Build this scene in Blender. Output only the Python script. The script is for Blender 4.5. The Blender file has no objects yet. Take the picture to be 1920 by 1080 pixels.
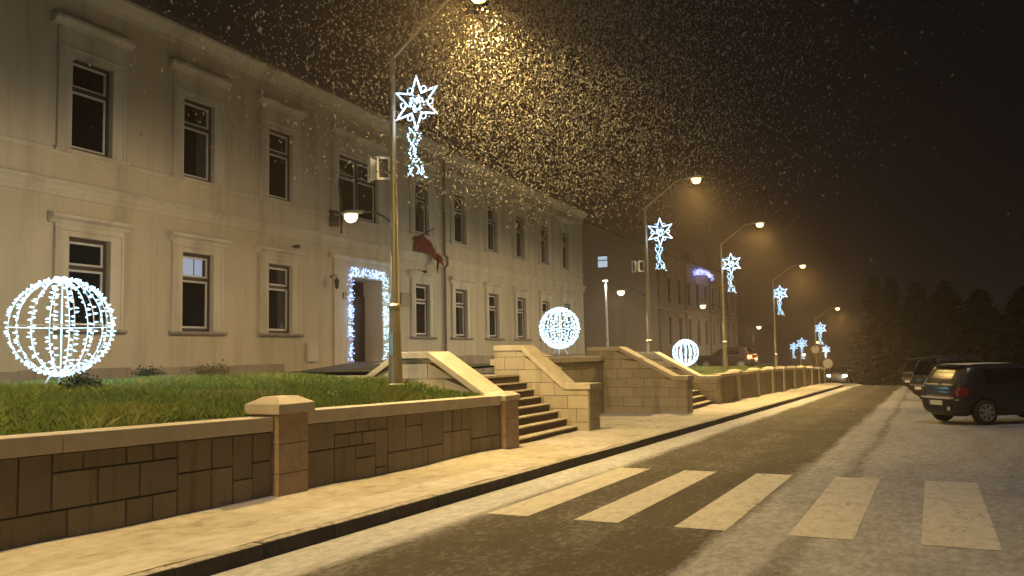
import bpy, bmesh, math, random
from mathutils import Vector, Matrix
R = math.radians
S = bpy.context.scene
COL = S.collection
rng = random.Random(7)

# ------------------------------------------------------------------ camera, world, light, exposure
cam_data = bpy.data.cameras.new("camera")
cam = bpy.data.objects.new("camera", cam_data); COL.objects.link(cam)
cam_data.sensor_width = 36; cam_data.lens = 30; cam_data.clip_end = 3000; cam_data.clip_start = 0.05
cam.matrix_world = (Matrix.Translation((0, 0, 1.75)) @ Matrix.Rotation(R(26), 4, 'Z') @
                    Matrix.Rotation(R(94.4), 4, 'X') @ Matrix.Rotation(R(-1.1), 4, 'Z'))
S.camera = cam
W = bpy.data.worlds.new("World"); S.world = W; W.use_nodes = True
bg = W.node_tree.nodes['Background']
bg.inputs[0].default_value = (0.0036, 0.0028, 0.0030, 1); bg.inputs[1].default_value = 1.0
night_fill_d = bpy.data.lights.new("night_fill", 'SUN'); night_fill = bpy.data.objects.new("night_fill", night_fill_d); COL.objects.link(night_fill)
night_fill_d.energy = 0.60; night_fill_d.angle = R(16); night_fill_d.color = (1.0, 0.92, 0.93)  # soft overhead fill added for the neutral night glow, no real sun here
night_fill.rotation_euler = Vector((-0.15, 0.20, -0.97)).to_track_quat('-Z', 'Y').to_euler()
S.view_settings.view_transform = 'Standard'; S.view_settings.look = 'None'
S.view_settings.exposure = 0.0; S.view_settings.gamma = 1.0
S.cycles.use_denoising = True
S.cycles.max_bounces = 5; S.cycles.diffuse_bounces = 2; S.cycles.glossy_bounces = 2
S.cycles.transmission_bounces = 3; S.cycles.volume_bounces = 0; S.cycles.transparent_max_bounces = 6
S.cycles.caustics_reflective = False; S.cycles.caustics_refractive = False
S.cycles.sample_clamp_indirect = 3.0

# ------------------------------------------------------------------ materials
def mat(name):
    m = bpy.data.materials.new(name); m.use_nodes = True
    return m, m.node_tree.nodes, m.node_tree.links, m.node_tree.nodes['Principled BSDF']

def noise(nt, scale, detail=4, rough=0.55, vec=None, kind='Object', mscale=None):
    n = nt.nodes.new('ShaderNodeTexNoise'); n.inputs['Scale'].default_value = scale
    n.inputs['Detail'].default_value = detail; n.inputs['Roughness'].default_value = rough
    if vec is None:
        t = nt.nodes.new('ShaderNodeTexCoord'); vec = t.outputs[kind]
        if mscale:
            mp = nt.nodes.new('ShaderNodeMapping'); mp.inputs['Scale'].default_value = mscale
            nt.links.new(vec, mp.inputs[0]); vec = mp.outputs[0]
    nt.links.new(vec, n.inputs['Vector'])
    return n.outputs['Fac']

def ramp(nt, fac, stops):
    r = nt.nodes.new('ShaderNodeValToRGB')
    e = r.color_ramp.elements
    while len(e) < len(stops): e.new(0.5)
    for k, (p, c) in enumerate(stops):
        e[k].position = p; e[k].color = (c if len(c) == 4 else (*c, 1))
    nt.links.new(fac, r.inputs[0])
    return r.outputs[0]

def mix(nt, fac, a, b, mode='MIX'):
    n = nt.nodes.new('ShaderNodeMix'); n.data_type = 'RGBA'; n.blend_type = mode
    for sock, v in ((n.inputs[0], fac), (n.inputs[6], a), (n.inputs[7], b)):
        if hasattr(v, 'is_linked'): nt.links.new(v, sock)
        elif isinstance(v, (int, float)): sock.default_value = v
        else: sock.default_value = (*v, 1)
    return n.outputs[2]

def math_n(nt, op, a, b=None, c=None, clamp=False):
    n = nt.nodes.new('ShaderNodeMath'); n.operation = op; n.use_clamp = clamp
    for k, v in enumerate((a, b, c)):
        if v is None: continue
        if hasattr(v, 'is_linked'): nt.links.new(v, n.inputs[k])
        else: n.inputs[k].default_value = v
    return n.outputs[0]

def bump(nt, bsdf, height, strength=0.3, dist=0.02):
    b = nt.nodes.new('ShaderNodeBump'); b.inputs['Strength'].default_value = strength
    b.inputs['Distance'].default_value = dist
    nt.links.new(height, b.inputs['Height']); nt.links.new(b.outputs[0], bsdf.inputs['Normal'])

def simple(name, col, rough=0.6, metal=0.0, var=0.25, scale=6, bstr=0.0, bscale=60, mscale=None):
    m, n, l, b = mat(name)
    f = noise(m.node_tree, scale, 5, 0.6, mscale=mscale)
    c = ramp(m.node_tree, f, [(0.25, tuple(x * (1 - var) for x in col)), (0.75, tuple(min(1, x * (1 + var)) for x in col))])
    l.new(c, b.inputs['Base Color'])
    b.inputs['Roughness'].default_value = rough; b.inputs['Metallic'].default_value = metal
    if bstr: bump(m.node_tree, b, noise(m.node_tree, bscale, 4, 0.6), bstr, 0.01)
    return m

def emit(name, col, strength, sample=True):
    m, n, l, b = mat(name)
    b.inputs['Base Color'].default_value = (0.6, 0.6, 0.6, 1)
    b.inputs['Emission Color'].default_value = (*col, 1); b.inputs['Emission Strength'].default_value = strength
    try: m.cycles.emission_sampling = 'AUTO' if sample else 'NONE'
    except Exception: pass
    return m

def stucco_mat(name, col):
    m, n, l, b = mat(name); nt = m.node_tree
    big = noise(nt, 0.35, 5, 0.6)
    streak = noise(nt, 1.0, 5, 0.65, mscale=(1.0, 1.6, 0.16))
    c = ramp(nt, big, [(0.3, tuple(x * 0.84 for x in col)), (0.7, tuple(x * 1.08 for x in col))])
    c = mix(nt, ramp(nt, streak, [(0.48, (0, 0, 0)), (0.74, (0.6, 0.6, 0.6))]), c, (0.23, 0.185, 0.13))
    fine = noise(nt, 45, 3, 0.6)
    c = mix(nt, 0.12, c, ramp(nt, fine, [(0.3, (0.2, 0.17, 0.13)), (0.7, (0.75, 0.68, 0.55))]))
    l.new(c, b.inputs['Base Color']); b.inputs['Roughness'].default_value = 0.9
    bump(nt, b, fine, 0.25, 0.008)
    return m

def block_mat(name, dark, light, stain=0.5):
    m, n, l, b = mat(name); nt = m.node_tree
    a = nt.nodes.new('ShaderNodeAttribute'); a.attribute_name = 'tint'
    base = mix(nt, a.outputs['Fac'], dark, light)
    st = noise(nt, 2.2, 6, 0.65)
    base = mix(nt, ramp(nt, st, [(0.45, (0, 0, 0)), (0.75, (stain, stain, stain))]), base, tuple(x * 0.45 for x in dark))
    f = noise(nt, 38, 4, 0.65)
    base = mix(nt, 0.25, base, ramp(nt, f, [(0.3, tuple(x * .6 for x in dark)), (0.7, light)]))
    drip = noise(nt, 3.0, 4, 0.6, mscale=(1, 2.2, 0.12))
    base = mix(nt, ramp(nt, drip, [(0.55, (0, 0, 0)), (0.72, (0.45, 0.45, 0.45))]), base, tuple(x * 0.4 for x in dark))
    l.new(base, b.inputs['Base Color']); b.inputs['Roughness'].default_value = 0.85
    bump(nt, b, f, 0.5, 0.012)
    return m

M = {}
M['stucco'] = stucco_mat('cream_stucco', (0.58, 0.49, 0.345))
M['trim'] = stucco_mat('pale_trim', (0.65, 0.57, 0.44))
M['band'] = stucco_mat('trim_band', (0.60, 0.52, 0.39))
M['sill'] = simple('dull_sill', (0.30, 0.25, 0.19), 0.85, var=0.3, bstr=0.2)
M['plinth'] = block_mat('plinth_stone', (0.30, 0.24, 0.17), (0.42, 0.35, 0.26))
M['joint'] = simple('dark_joint', (0.125, 0.098, 0.072), 0.95, var=0.3, scale=12)
M['ashlar'] = block_mat('brown_ashlar', (0.170, 0.140, 0.105), (0.25, 0.208, 0.16), 0.5)
M['block'] = block_mat('tan_block', (0.36, 0.315, 0.235), (0.46, 0.405, 0.31), 0.35)
M['coping'] = simple('pale_coping', (0.46, 0.405, 0.32), 0.8, var=0.18, scale=4, bstr=0.25, bscale=45)
M['coping_dull'] = simple('brown_coping', (0.20, 0.155, 0.11), 0.85, var=0.25, scale=5, bstr=0.3)
M['pillar_stone'] = simple('pinkish_pillar', (0.33, 0.25, 0.19), 0.85, var=0.22, scale=7, bstr=0.35, bscale=50)
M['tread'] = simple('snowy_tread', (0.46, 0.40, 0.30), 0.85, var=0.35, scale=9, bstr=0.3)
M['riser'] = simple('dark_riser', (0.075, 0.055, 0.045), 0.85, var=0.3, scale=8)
M['roof'] = simple('dark_roof_tiles', (0.035, 0.026, 0.022), 0.8, var=0.3, scale=5)
M['gutter'] = simple('gutter_metal', (0.06, 0.048, 0.04), 0.6, 0.3)
M['pipe'] = simple('downpipe_metal', (0.17, 0.14, 0.105), 0.6, 0.2)
M['frame'] = simple('dark_window_frame', (0.045, 0.030, 0.022), 0.6)
M['sash'] = simple('white_sash', (0.58, 0.56, 0.52), 0.5, var=0.1)
M['pole'] = simple('galvanised_pole', (0.27, 0.24, 0.18), 0.42, 0.65, var=0.3, scale=3, mscale=(3, 3, 0.6))
M['housing'] = simple('lamp_housing', (0.30, 0.28, 0.25), 0.45, 0.4)
M['bracket'] = simple('dark_bracket', (0.07, 0.075, 0.075), 0.5, 0.5)
M['white_metal'] = simple('white_painted_metal', (0.62, 0.62, 0.62), 0.4)
M['horn'] = simple('white_horn', (0.66, 0.64, 0.58), 0.45, var=0.1)
M['horn_dark'] = simple('dark_horn_throat', (0.05, 0.04, 0.035), 0.8)
M['wood'] = simple('dark_door_wood', (0.055, 0.033, 0.024), 0.5, var=0.35, scale=4, mscale=(1, 6, 0.5))
M['ramp'] = simple('dark_granite_ramp', (0.105, 0.085, 0.07), 0.75, var=0.3)
M['plaque'] = simple('bronze_plaque', (0.10, 0.075, 0.05), 0.45, 0.4)
M['red_cloth'] = simple('red_flag_cloth', (0.15, 0.018, 0.015), 0.85, var=0.3)
M['gold_cloth'] = simple('pale_flag_edge', (0.45, 0.36, 0.25), 0.85)
M['dark_cloth'] = simple('dark_folded_cloth', (0.09, 0.045, 0.04), 0.9)
M['led'] = emit('white_led', (0.38, 0.73, 1.0), 3.4, False)
M['led_rope'] = emit('white_led_rope', (0.42, 0.70, 1.0), 2.8, False)
M['led_blue'] = emit('blue_white_led', (0.25, 0.42, 1.0), 4.0, False)
M['led_violet'] = emit('violet_blue_led', (0.22, 0.26, 1.0), 4.0, False)
M['sodium'] = emit('sodium_lens', (1.0, 0.66, 0.20), 7.0, False)
M['warm_white'] = emit('warm_lens', (1.0, 0.76, 0.40), 6.0, False)
M['cool_white'] = emit('cool_lens', (1.0, 0.90, 0.70), 6.0, False)
M['room_light'] = emit('lit_room', (0.55, 0.72, 0.85), 0.75, False)
M['blue_room'] = emit('blue_lit_pane', (0.05, 0.15, 0.36), 0.85, False)
M['tyre'] = simple('tyre_rubber', (0.012, 0.012, 0.012), 0.85)
M['alloy'] = simple('alloy_rim', (0.40, 0.40, 0.40), 0.35, 0.6, var=0.15)
M['plastic'] = simple('black_bumper_plastic', (0.018, 0.017, 0.017), 0.6)
M['chrome'] = simple('satin_strip', (0.42, 0.41, 0.40), 0.3, 0.6, var=0.1)
M['plate'] = simple('white_plate', (0.78, 0.78, 0.76), 0.5, var=0.05)
M['plate_blue'] = simple('plate_blue_band', (0.03, 0.06, 0.30), 0.5, var=0.05)
M['tail'] = simple('red_tail_lens', (0.16, 0.012, 0.016), 0.2, var=0.2)
M['tail_lit'] = emit('lit_tail_lamp', (1.0, 0.07, 0.03), 7.0, False)
M['reverse'] = simple('clear_lens', (0.55, 0.55, 0.55), 0.15, var=0.05)
M['head_lit'] = emit('lit_headlamp', (1.0, 0.97, 0.92), 30.0, False)
M['snow_thin'] = simple('thin_snow', (0.55, 0.55, 0.55), 0.9, var=0.15, scale=10)
M['bark'] = simple('dark_bark', (0.03, 0.024, 0.02), 0.95, var=0.4, scale=8)
M['sign_red'] = simple('sign_red_ring', (0.30, 0.06, 0.05), 0.5, var=0.05)
M['sign_white'] = simple('sign_white_face', (0.7, 0.68, 0.66), 0.5, var=0.05)
M['grey_wall'] = stucco_mat('grey_render', (0.34, 0.285, 0.20))
M['grey_trim'] = simple('grey_trim_stone', (0.40, 0.34, 0.26), 0.85)
M['dark_pane'] = simple('dark_pane', (0.012, 0.011, 0.010), 0.25)
M['twig'] = simple('dry_twig', (0.11, 0.08, 0.045), 0.9)
M['dead_leaf'] = simple('dry_leaf', (0.15, 0.12, 0.055), 0.9, var=0.45, scale=20)
M['green_leaf'] = simple('dark_evergreen_leaf', (0.035, 0.06, 0.028), 0.8, var=0.45, scale=20)

def car_paint(name, col, rough=0.38, coat=0.35):
    m, n, l, b = mat(name)
    f = noise(m.node_tree, 14, 5, 0.6)
    l.new(ramp(m.node_tree, f, [(0.3, tuple(x * .8 for x in col)), (0.75, tuple(x * 1.25 for x in col))]), b.inputs['Base Color'])
    b.inputs['Roughness'].default_value = rough; b.inputs['Coat Weight'].default_value = coat; b.inputs['Coat Roughness'].default_value = 0.12
    return m
M['navy_paint'] = car_paint('dark_navy_paint', (0.012, 0.013, 0.020))
M['black_paint'] = car_paint('black_paint', (0.007, 0.006, 0.006), 0.6, 0.1)
M['red_paint'] = car_paint('dull_red_paint', (0.022, 0.012, 0.011))
M['silver_paint'] = car_paint('silver_paint', (0.22, 0.22, 0.22))

def glass_mat(name, tint, rough=0.06):
    m, n, l, b = mat(name); nt = m.node_tree
    f = noise(nt, 1.3, 3, 0.5)
    l.new(ramp(nt, f, [(0.3, tuple(x * 0.5 for x in tint)), (0.7, tuple(x * 1.5 for x in tint))]), b.inputs['Base Color'])
    b.inputs['Roughness'].default_value = rough; b.inputs['IOR'].default_value = 1.28
    bump(nt, b, noise(nt, 1.7, 2, 0.5), 0.05, 0.05)
    return m
M['glass'] = glass_mat('dark_window_glass', (0.007, 0.006, 0.006), 0.05)
M['car_glass'] = glass_mat('car_glass', (0.006, 0.006, 0.007), 0.05)
M['rear_glass'] = glass_mat('snow_filmed_rear_glass', (0.10, 0.09, 0.07), 0.12)

def curtain_glass():
    m, n, l, b = mat('window_glass_over_curtains'); nt = m.node_tree
    tc = nt.nodes.new('ShaderNodeTexCoord'); sp = nt.nodes.new('ShaderNodeSeparateXYZ'); l.new(tc.outputs['Object'], sp.inputs[0])
    y = math_n(nt, 'ADD', sp.outputs['Y'], math_n(nt, 'MULTIPLY', math_n(nt, 'SUBTRACT', noise(nt, 2.0, 3, 0.5), 0.5), 0.12))
    fold = math_n(nt, 'ADD', math_n(nt, 'MULTIPLY', math_n(nt, 'SINE', math_n(nt, 'MULTIPLY', y, 75.0)), 0.35), 0.65)
    side = math_n(nt, 'GREATER_THAN', y, 0.62)
    l.new(mix(nt, math_n(nt, 'MULTIPLY', fold, side), (0.008, 0.007, 0.007), (0.085, 0.080, 0.072)), b.inputs['Base Color'])
    b.inputs['Roughness'].default_value = 0.06; b.inputs['IOR'].default_value = 1.28
    return m
M['glass_curtain'] = curtain_glass()

# road: asphalt under a thin, driven-through layer of snow, banded along the tyre tracks
def road_material():
    m, n, l, b = mat('snowy_asphalt'); nt = m.node_tree
    tc = nt.nodes.new('ShaderNodeTexCoord'); sep = nt.nodes.new('ShaderNodeSeparateXYZ')
    l.new(tc.outputs['Object'], sep.inputs[0])
    wob = noise(nt, 1.0, 4, 0.6, mscale=(0.5, 0.07, 1))
    wob2 = noise(nt, 1.0, 5, 0.65, mscale=(3.2, 0.30, 1))
    x = math_n(nt, 'ADD', sep.outputs['X'], math_n(nt, 'MULTIPLY', math_n(nt, 'SUBTRACT', wob, 0.5), 0.55))
    x = math_n(nt, 'ADD', x, math_n(nt, 'MULTIPLY', math_n(nt, 'SUBTRACT', wob2, 0.5), 0.40))
    u = math_n(nt, 'DIVIDE', math_n(nt, 'ADD', x, 6.0), 8.0, clamp=True)   # -6..2 -> 0..1
    def p(v): return (v + 6.0) / 8.0
    g = lambda v: (v, v, v)
    cover = ramp(nt, u, [(p(-5.4), g(.95)), (p(-4.86), g(.92)), (p(-4.62), g(.10)), (p(-3.75), g(.05)), (p(-3.42), g(.12)),
                         (p(-3.12), g(.10)), (p(-2.9), g(.03)), (p(-2.02), g(.05)), (p(-1.82), g(.66)), (p(-1.36), g(.66)),
                         (p(-1.20), g(.34)), (p(-1.04), g(.66)), (p(0.2), g(.62)), (p(1.2), g(.52))])
    fine = noise(nt, 1.0, 6, 0.72, mscale=(16, 7, 1))
    mid = noise(nt, 1.0, 6, 0.7, mscale=(1.8, 0.75, 1))
    c = math_n(nt, 'ADD', cover, math_n(nt, 'MULTIPLY', math_n(nt, 'SUBTRACT', fine, 0.53), 1.0))
    c = math_n(nt, 'ADD', c, math_n(nt, 'MULTIPLY', math_n(nt, 'SUBTRACT', mid, 0.52), 0.6), clamp=True)
    asphalt = ramp(nt, noise(nt, 90, 3, 0.7), [(0.3, (0.045, 0.036, 0.027)), (0.7, (0.075, 0.060, 0.045))])
    snow = ramp(nt, noise(nt, 1.0, 5, 0.7, mscale=(9, 5, 1)), [(0.3, (0.40, 0.40, 0.405)), (0.75, (0.66, 0.66, 0.67))])
    l.new(mix(nt, c, asphalt, snow), b.inputs['Base Color'])
    b.inputs['Roughness'].default_value = 0.8; b.inputs['Specular IOR Level'].default_value = 0.25
    bump(nt, b, math_n(nt, 'ADD', noise(nt, 70, 3, 0.7), math_n(nt, 'MULTIPLY', fine, 1.2)), 0.35, 0.015)
    return m
M['road'] = road_material()

def paint_material():
    m, n, l, b = mat('worn_white_paint'); nt = m.node_tree
    f = noise(nt, 1.0, 6, 0.7, mscale=(9, 4, 1))
    c = ramp(nt, f, [(0.28, (0.34, 0.31, 0.26)), (0.5, (0.52, 0.49, 0.43)), (0.8, (0.60, 0.57, 0.52))])
    wear = math_n(nt, 'ADD', math_n(nt, 'MULTIPLY', noise(nt, 1.0, 6, 0.75, mscale=(14, 9, 1)), 0.6), math_n(nt, 'MULTIPLY', noise(nt, 1.0, 4, 0.6, mscale=(2.2, 0.8, 1)), 0.5))
    c = mix(nt, ramp(nt, wear, [(0.62, (0, 0, 0)), (0.70, (0.7, 0.7, 0.7))]), c, (0.13, 0.11, 0.085))
    l.new(c, b.inputs['Base Color']); b.inputs['Roughness'].default_value = 0.75
    bump(nt, b, noise(nt, 70, 3, 0.7), 0.25, 0.01)
    return m
M['paint'] = paint_material()

def pavement_material():
    m, n, l, b = mat('snow_dusted_pavement'); nt = m.node_tree
    f = noise(nt, 1.0, 6, 0.72, mscale=(6, 3.2, 1)); f2 = noise(nt, 0.8, 4, 0.6)
    k = math_n(nt, 'ADD', math_n(nt, 'MULTIPLY', f, 0.6), math_n(nt, 'MULTIPLY', f2, 0.4))
    c = ramp(nt, k, [(0.33, (0.20, 0.17, 0.11)), (0.45, (0.42, 0.38, 0.31)), (0.7, (0.62, 0.60, 0.56))])
    l.new(c, b.inputs['Base Color']); b.inputs['Roughness'].default_value = 0.9
    bump(nt, b, f, 0.5, 0.03)
    return m
M['pavement'] = pavement_material()

def kerb_material():
    m, n, l, b = mat('kerb_stone'); nt = m.node_tree
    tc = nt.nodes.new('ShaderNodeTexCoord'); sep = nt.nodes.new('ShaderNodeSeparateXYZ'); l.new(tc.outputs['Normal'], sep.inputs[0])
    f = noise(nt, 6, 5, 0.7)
    dark = ramp(nt, f, [(0.3, (0.030, 0.024, 0.02)), (0.7, (0.07, 0.058, 0.045))])  # side faces painted dark, the shade on the road side put into the colour
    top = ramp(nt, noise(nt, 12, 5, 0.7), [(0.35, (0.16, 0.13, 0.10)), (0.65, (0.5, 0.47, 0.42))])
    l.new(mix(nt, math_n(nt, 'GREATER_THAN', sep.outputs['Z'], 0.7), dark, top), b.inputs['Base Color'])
    b.inputs['Roughness'].default_value = 0.85
    return m
M['kerb'] = kerb_material()

def grass_ground():
    m, n, l, b = mat('lawn_soil'); nt = m.node_tree
    f = noise(nt, 1.3, 5, 0.65)
    l.new(ramp(nt, f, [(0.35, (0.040, 0.062, 0.020)), (0.6, (0.075, 0.095, 0.030)), (0.8, (0.15, 0.12, 0.05))]), b.inputs['Base Color'])
    b.inputs['Roughness'].default_value = 0.95
    return m
M['soil'] = grass_ground()
def blade_mat():
    m, n, l, b = mat('grass_blades'); nt = m.node_tree
    a = nt.nodes.new('ShaderNodeAttribute'); a.attribute_name = 'tint'
    l.new(ramp(nt, a.outputs['Fac'], [(0.0, (0.06, 0.115, 0.02)), (0.6, (0.15, 0.215, 0.038)), (0.88, (0.23, 0.23, 0.065)), (1.0, (0.30, 0.26, 0.15))]), b.inputs['Base Color'])
    b.inputs['Roughness'].default_value = 0.8
    return m
M['blade'] = blade_mat()
def flake_mat():
    m, n, l, b = mat('snowflake'); nt = m.node_tree
    d = nt.nodes.new('ShaderNodeBsdfDiffuse'); t = nt.nodes.new('ShaderNodeBsdfTranslucent'); mx = nt.nodes.new('ShaderNodeMixShader')
    d.inputs[0].default_value = (0.34, 0.34, 0.34, 1); t.inputs[0].default_value = (0.30, 0.30, 0.30, 1)
    mx.inputs[0].default_value = 0.5
    l.new(d.outputs[0], mx.inputs[1]); l.new(t.outputs[0], mx.inputs[2]); l.new(mx.outputs[0], n['Material Output'].inputs[0])
    return m
M['flake'] = flake_mat()

# ------------------------------------------------------------------ mesh helpers
class MB:
    def __init__(s): s.v = []; s.f = []; s.t = []
    def face(s, pts, tint=0.5):
        k = len(s.v); s.v += [tuple(p) for p in pts]; s.f.append(tuple(range(k, k + len(pts)))); s.t.append(tint); return s
    def box(s, x0, x1, y0, y1, z0, z1, tint=0.5):
        k = len(s.v)
        s.v += [(x0, y0, z0), (x1, y0, z0), (x1, y1, z0), (x0, y1, z0), (x0, y0, z1), (x1, y0, z1), (x1, y1, z1), (x0, y1, z1)]
        for q in ((0, 3, 2, 1), (4, 5, 6, 7), (0, 1, 5, 4), (1, 2, 6, 5), (2, 3, 7, 6), (3, 0, 4, 7)):
            s.f.append(tuple(k + i for i in q)); s.t.append(tint)
        return s
    def hull8(s, p, tint=0.5):     # eight corners, bottom ring then top ring
        k = len(s.v); s.v += [tuple(q) for q in p]
        for q in ((0, 3, 2, 1), (4, 5, 6, 7), (0, 1, 5, 4), (1, 2, 6, 5), (2, 3, 7, 6), (3, 0, 4, 7)):
            s.f.append(tuple(k + i for i in q)); s.t.append(tint)
        return s
    def prism(s, poly, axis, a, b, tint=0.5):   # 2-D polygon swept along an axis
        n = len(poly); k = len(s.v)
        def P(q, w):
            if axis == 'y': return (q[0], w, q[1])
            if axis == 'x': return (w, q[0], q[1])
            return (q[0], q[1], w)
        s.v += [P(q, a) for q in poly] + [P(q, b) for q in poly]
        s.f.append(tuple(range(k, k + n))); s.f.append(tuple(range(k + 2 * n - 1, k + n - 1, -1))); s.t += [tint, tint]
        for i in range(n):
            j = (i + 1) % n
            s.f.append((k + i, k + n + i, k + n + j, k + j)); s.t.append(tint)
        return s
    def tube(s, pts, rad, n=8, closed=False, tint=0.5):
        pts = [Vector(p) for p in pts]; m = len(pts)
        rads = rad if isinstance(rad, (list, tuple)) else [rad] * m
        k = len(s.v); up = None
        for i, p in enumerate(pts):
            if closed: d = pts[(i + 1) % m] - pts[i - 1]
            else: d = pts[min(i + 1, m - 1)] - pts[max(i - 1, 0)]
            d.normalize()
            if up is None:
                up = Vector((0, 0, 1)) if abs(d.z) < 0.9 else Vector((1, 0, 0))
            a = d.cross(up)
            if a.length < 1e-6: a = d.orthogonal()
            a.normalize(); b = a.cross(d).normalized(); up = b
            for q in range(n):
                t = 2 * math.pi * q / n
                s.v.append(tuple(p + a * (rads[i] * math.cos(t)) + b * (rads[i] * math.sin(t))))
        for i in range(m if closed else m - 1):
            j = (i + 1) % m
            for q in range(n):
                r = (q + 1) % n
                s.f.append((k + i * n + q, k + i * n + r, k + j * n + r, k + j * n + q)); s.t.append(tint)
        if not closed:
            s.f.append(tuple(k + q for q in range(n - 1, -1, -1))); s.f.append(tuple(k + (m - 1) * n + q for q in range(n))); s.t += [tint, tint]
        return s
    def lathe(s, prof, c=(0, 0, 0), n=16, axis='z', tint=0.5):   # prof: (radius, height)
        k = len(s.v)
        for r, h in prof:
            for q in range(n):
                t = 2 * math.pi * q / n; a, b = r * math.cos(t), r * math.sin(t)
                p = (a, b, h) if axis == 'z' else ((h, a, b) if axis == 'x' else (a, h, b))
                s.v.append((p[0] + c[0], p[1] + c[1], p[2] + c[2]))
        for i in range(len(prof) - 1):
            for q in range(n):
                r = (q + 1) % n
                s.f.append((k + i * n + q, k + i * n + r, k + (i + 1) * n + r, k + (i + 1) * n + q)); s.t.append(tint)
        s.f.append(tuple(k + q for q in range(n - 1, -1, -1))); s.f.append(tuple(k + (len(prof) - 1) * n + q for q in range(n))); s.t += [tint, tint]
        return s
    def bulb(s, c, d, a=0.02, b=0.011):      # small pointed lamp along d
        c = Vector(c); d = Vector(d).normalized(); u = d.orthogonal().normalized(); w = d.cross(u)
        k = len(s.v)
        s.v += [tuple(c + d * a), tuple(c + u * b), tuple(c + w * b), tuple(c - u * b), tuple(c - w * b), tuple(c - d * a)]
        for q in ((0, 1, 2), (0, 2, 3), (0, 3, 4), (0, 4, 1), (5, 2, 1), (5, 3, 2), (5, 4, 3), (5, 1, 4)):
            s.f.append(tuple(k + i for i in q)); s.t.append(0.5)
        return s
    def build(s, name, m, parent=None, smooth=False, bevel=0.0, recalc=True):
        me = bpy.data.meshes.new(name); me.from_pydata(s.v, [], s.f)
        at = me.attributes.new('tint', 'FLOAT', 'FACE'); at.data.foreach_set('value', s.t)
        if recalc:
            bm = bmesh.new(); bm.from_mesh(me); bmesh.ops.recalc_face_normals(bm, faces=bm.faces); bm.to_mesh(me); bm.free()
        if isinstance(m, str): m = M[m]
        me.materials.append(m)
        if smooth:
            for p in me.polygons: p.use_smooth = True
        o = bpy.data.objects.new(name, me); COL.objects.link(o)
        if parent is not None: o.parent = parent
        if bevel:
            b = o.modifiers.new('bevel', 'BEVEL'); b.width = bevel; b.segments = 2; b.limit_method = 'ANGLE'; b.angle_limit = R(40)
        return o

def tag(o, label=None, cat=None, group=None, kind=None):
    if label: o['label'] = label
    if cat: o['category'] = cat
    if group: o['group'] = group
    if kind: o['kind'] = kind
    return o
def empty(name, loc=(0, 0, 0), rz=0.0):
    e = bpy.data.objects.new(name, None); COL.objects.link(e); e.location = loc; e.rotation_euler = (0, 0, rz); e.empty_display_size = 0.2
    return e
KIDS = {}
def copy_tree(o, parent=None):
    c = o.copy(); COL.objects.link(c)
    if parent is not None: c.parent = parent
    for ch in [x for x in COL.objects if x.parent == o]: copy_tree(ch, c)
    return c
def lamp_light(parent, loc, power, col, radius=0.12, spot=None, blend=0.6, rot=None):
    d = bpy.data.lights.new('lamp_glow', 'SPOT' if spot else 'POINT'); d.energy = power; d.color = col; d.shadow_soft_size = radius
    if spot: d.spot_size = R(spot); d.spot_blend = blend
    o = bpy.data.objects.new('lamp_glow', d); COL.objects.link(o); o.parent = parent; o.location = loc
    if rot: o.rotation_euler = rot
    return o

# ------------------------------------------------------------------ terrain profile
K = 0.01571
def road_z(y):
    z = 0.06 - K * y
    if y > 60: z -= 0.0011 * (y - 60) ** 2 if y < 100 else 0.0011 * 1600 + 0.088 * (y - 100)
    return z
def walk_z(y): return road_z(y) + 0.14
def lerp(x, pts):
    if x <= pts[0][0]: return pts[0][1]
    for (a, va), (b, vb) in zip(pts, pts[1:]):
        if x <= b: return va + (vb - va) * (x - a) / (b - a)
    return pts[-1][1]
def frange(a, b, n): return [a + (b - a) * i / (n - 1) for i in range(n)]
def grid(name, xs, ys, h, m, kind='structure', parent=None):
    v = [(x, y, h(x, y)) for y in ys for x in xs]; n = len(xs)
    f = [(j * n + i, j * n + i + 1, (j + 1) * n + i + 1, (j + 1) * n + i) for j in range(len(ys) - 1) for i in range(n - 1)]
    me = bpy.data.meshes.new(name); me.from_pydata(v, [], f); me.materials.append(M[m])
    for p in me.polygons: p.use_smooth = True
    o = bpy.data.objects.new(name, me); COL.objects.link(o)
    if kind: o['kind'] = kind
    if parent: o.parent = parent
    return o

ys_road = frange(-40, 60, 41) + frange(62, 130, 35) + [150, 200, 300, 500]
grid('road', [-5.42, -5.0, -4, -3, -2, -1, 0, 1, 3, 6, 12, 25, 60, 150], ys_road, lambda x, y: road_z(y), 'road')
def soft(x, y): return 0.5 * math.sin(x * 3.1 + y * 1.7) + 0.5 * math.sin(y * 2.3 - x * 1.3 + 1.0)
def walk_h(x, y):
    edge = max(0.0, min(1.0, (-6.45 - x) / 0.6))
    n = soft(x * 0.8, y * 0.6) * 0.5 + 0.5
    return walk_z(y) + edge * edge * (0.015 + 0.06 * n) + 0.006 * soft(x * 3, y * 2)
ys_walk = frange(-12, 62, 240) + frange(63, 130, 35)
grid('pavement', frange(-7.5, -5.57, 16), ys_walk, walk_h, 'pavement')
grid('pavement_bay', frange(-10.0, -7.5, 8), frange(18.4, 27.2, 20), lambda x, y: walk_z(y) + 0.006 * soft(x * 2, y * 2), 'pavement')
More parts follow.
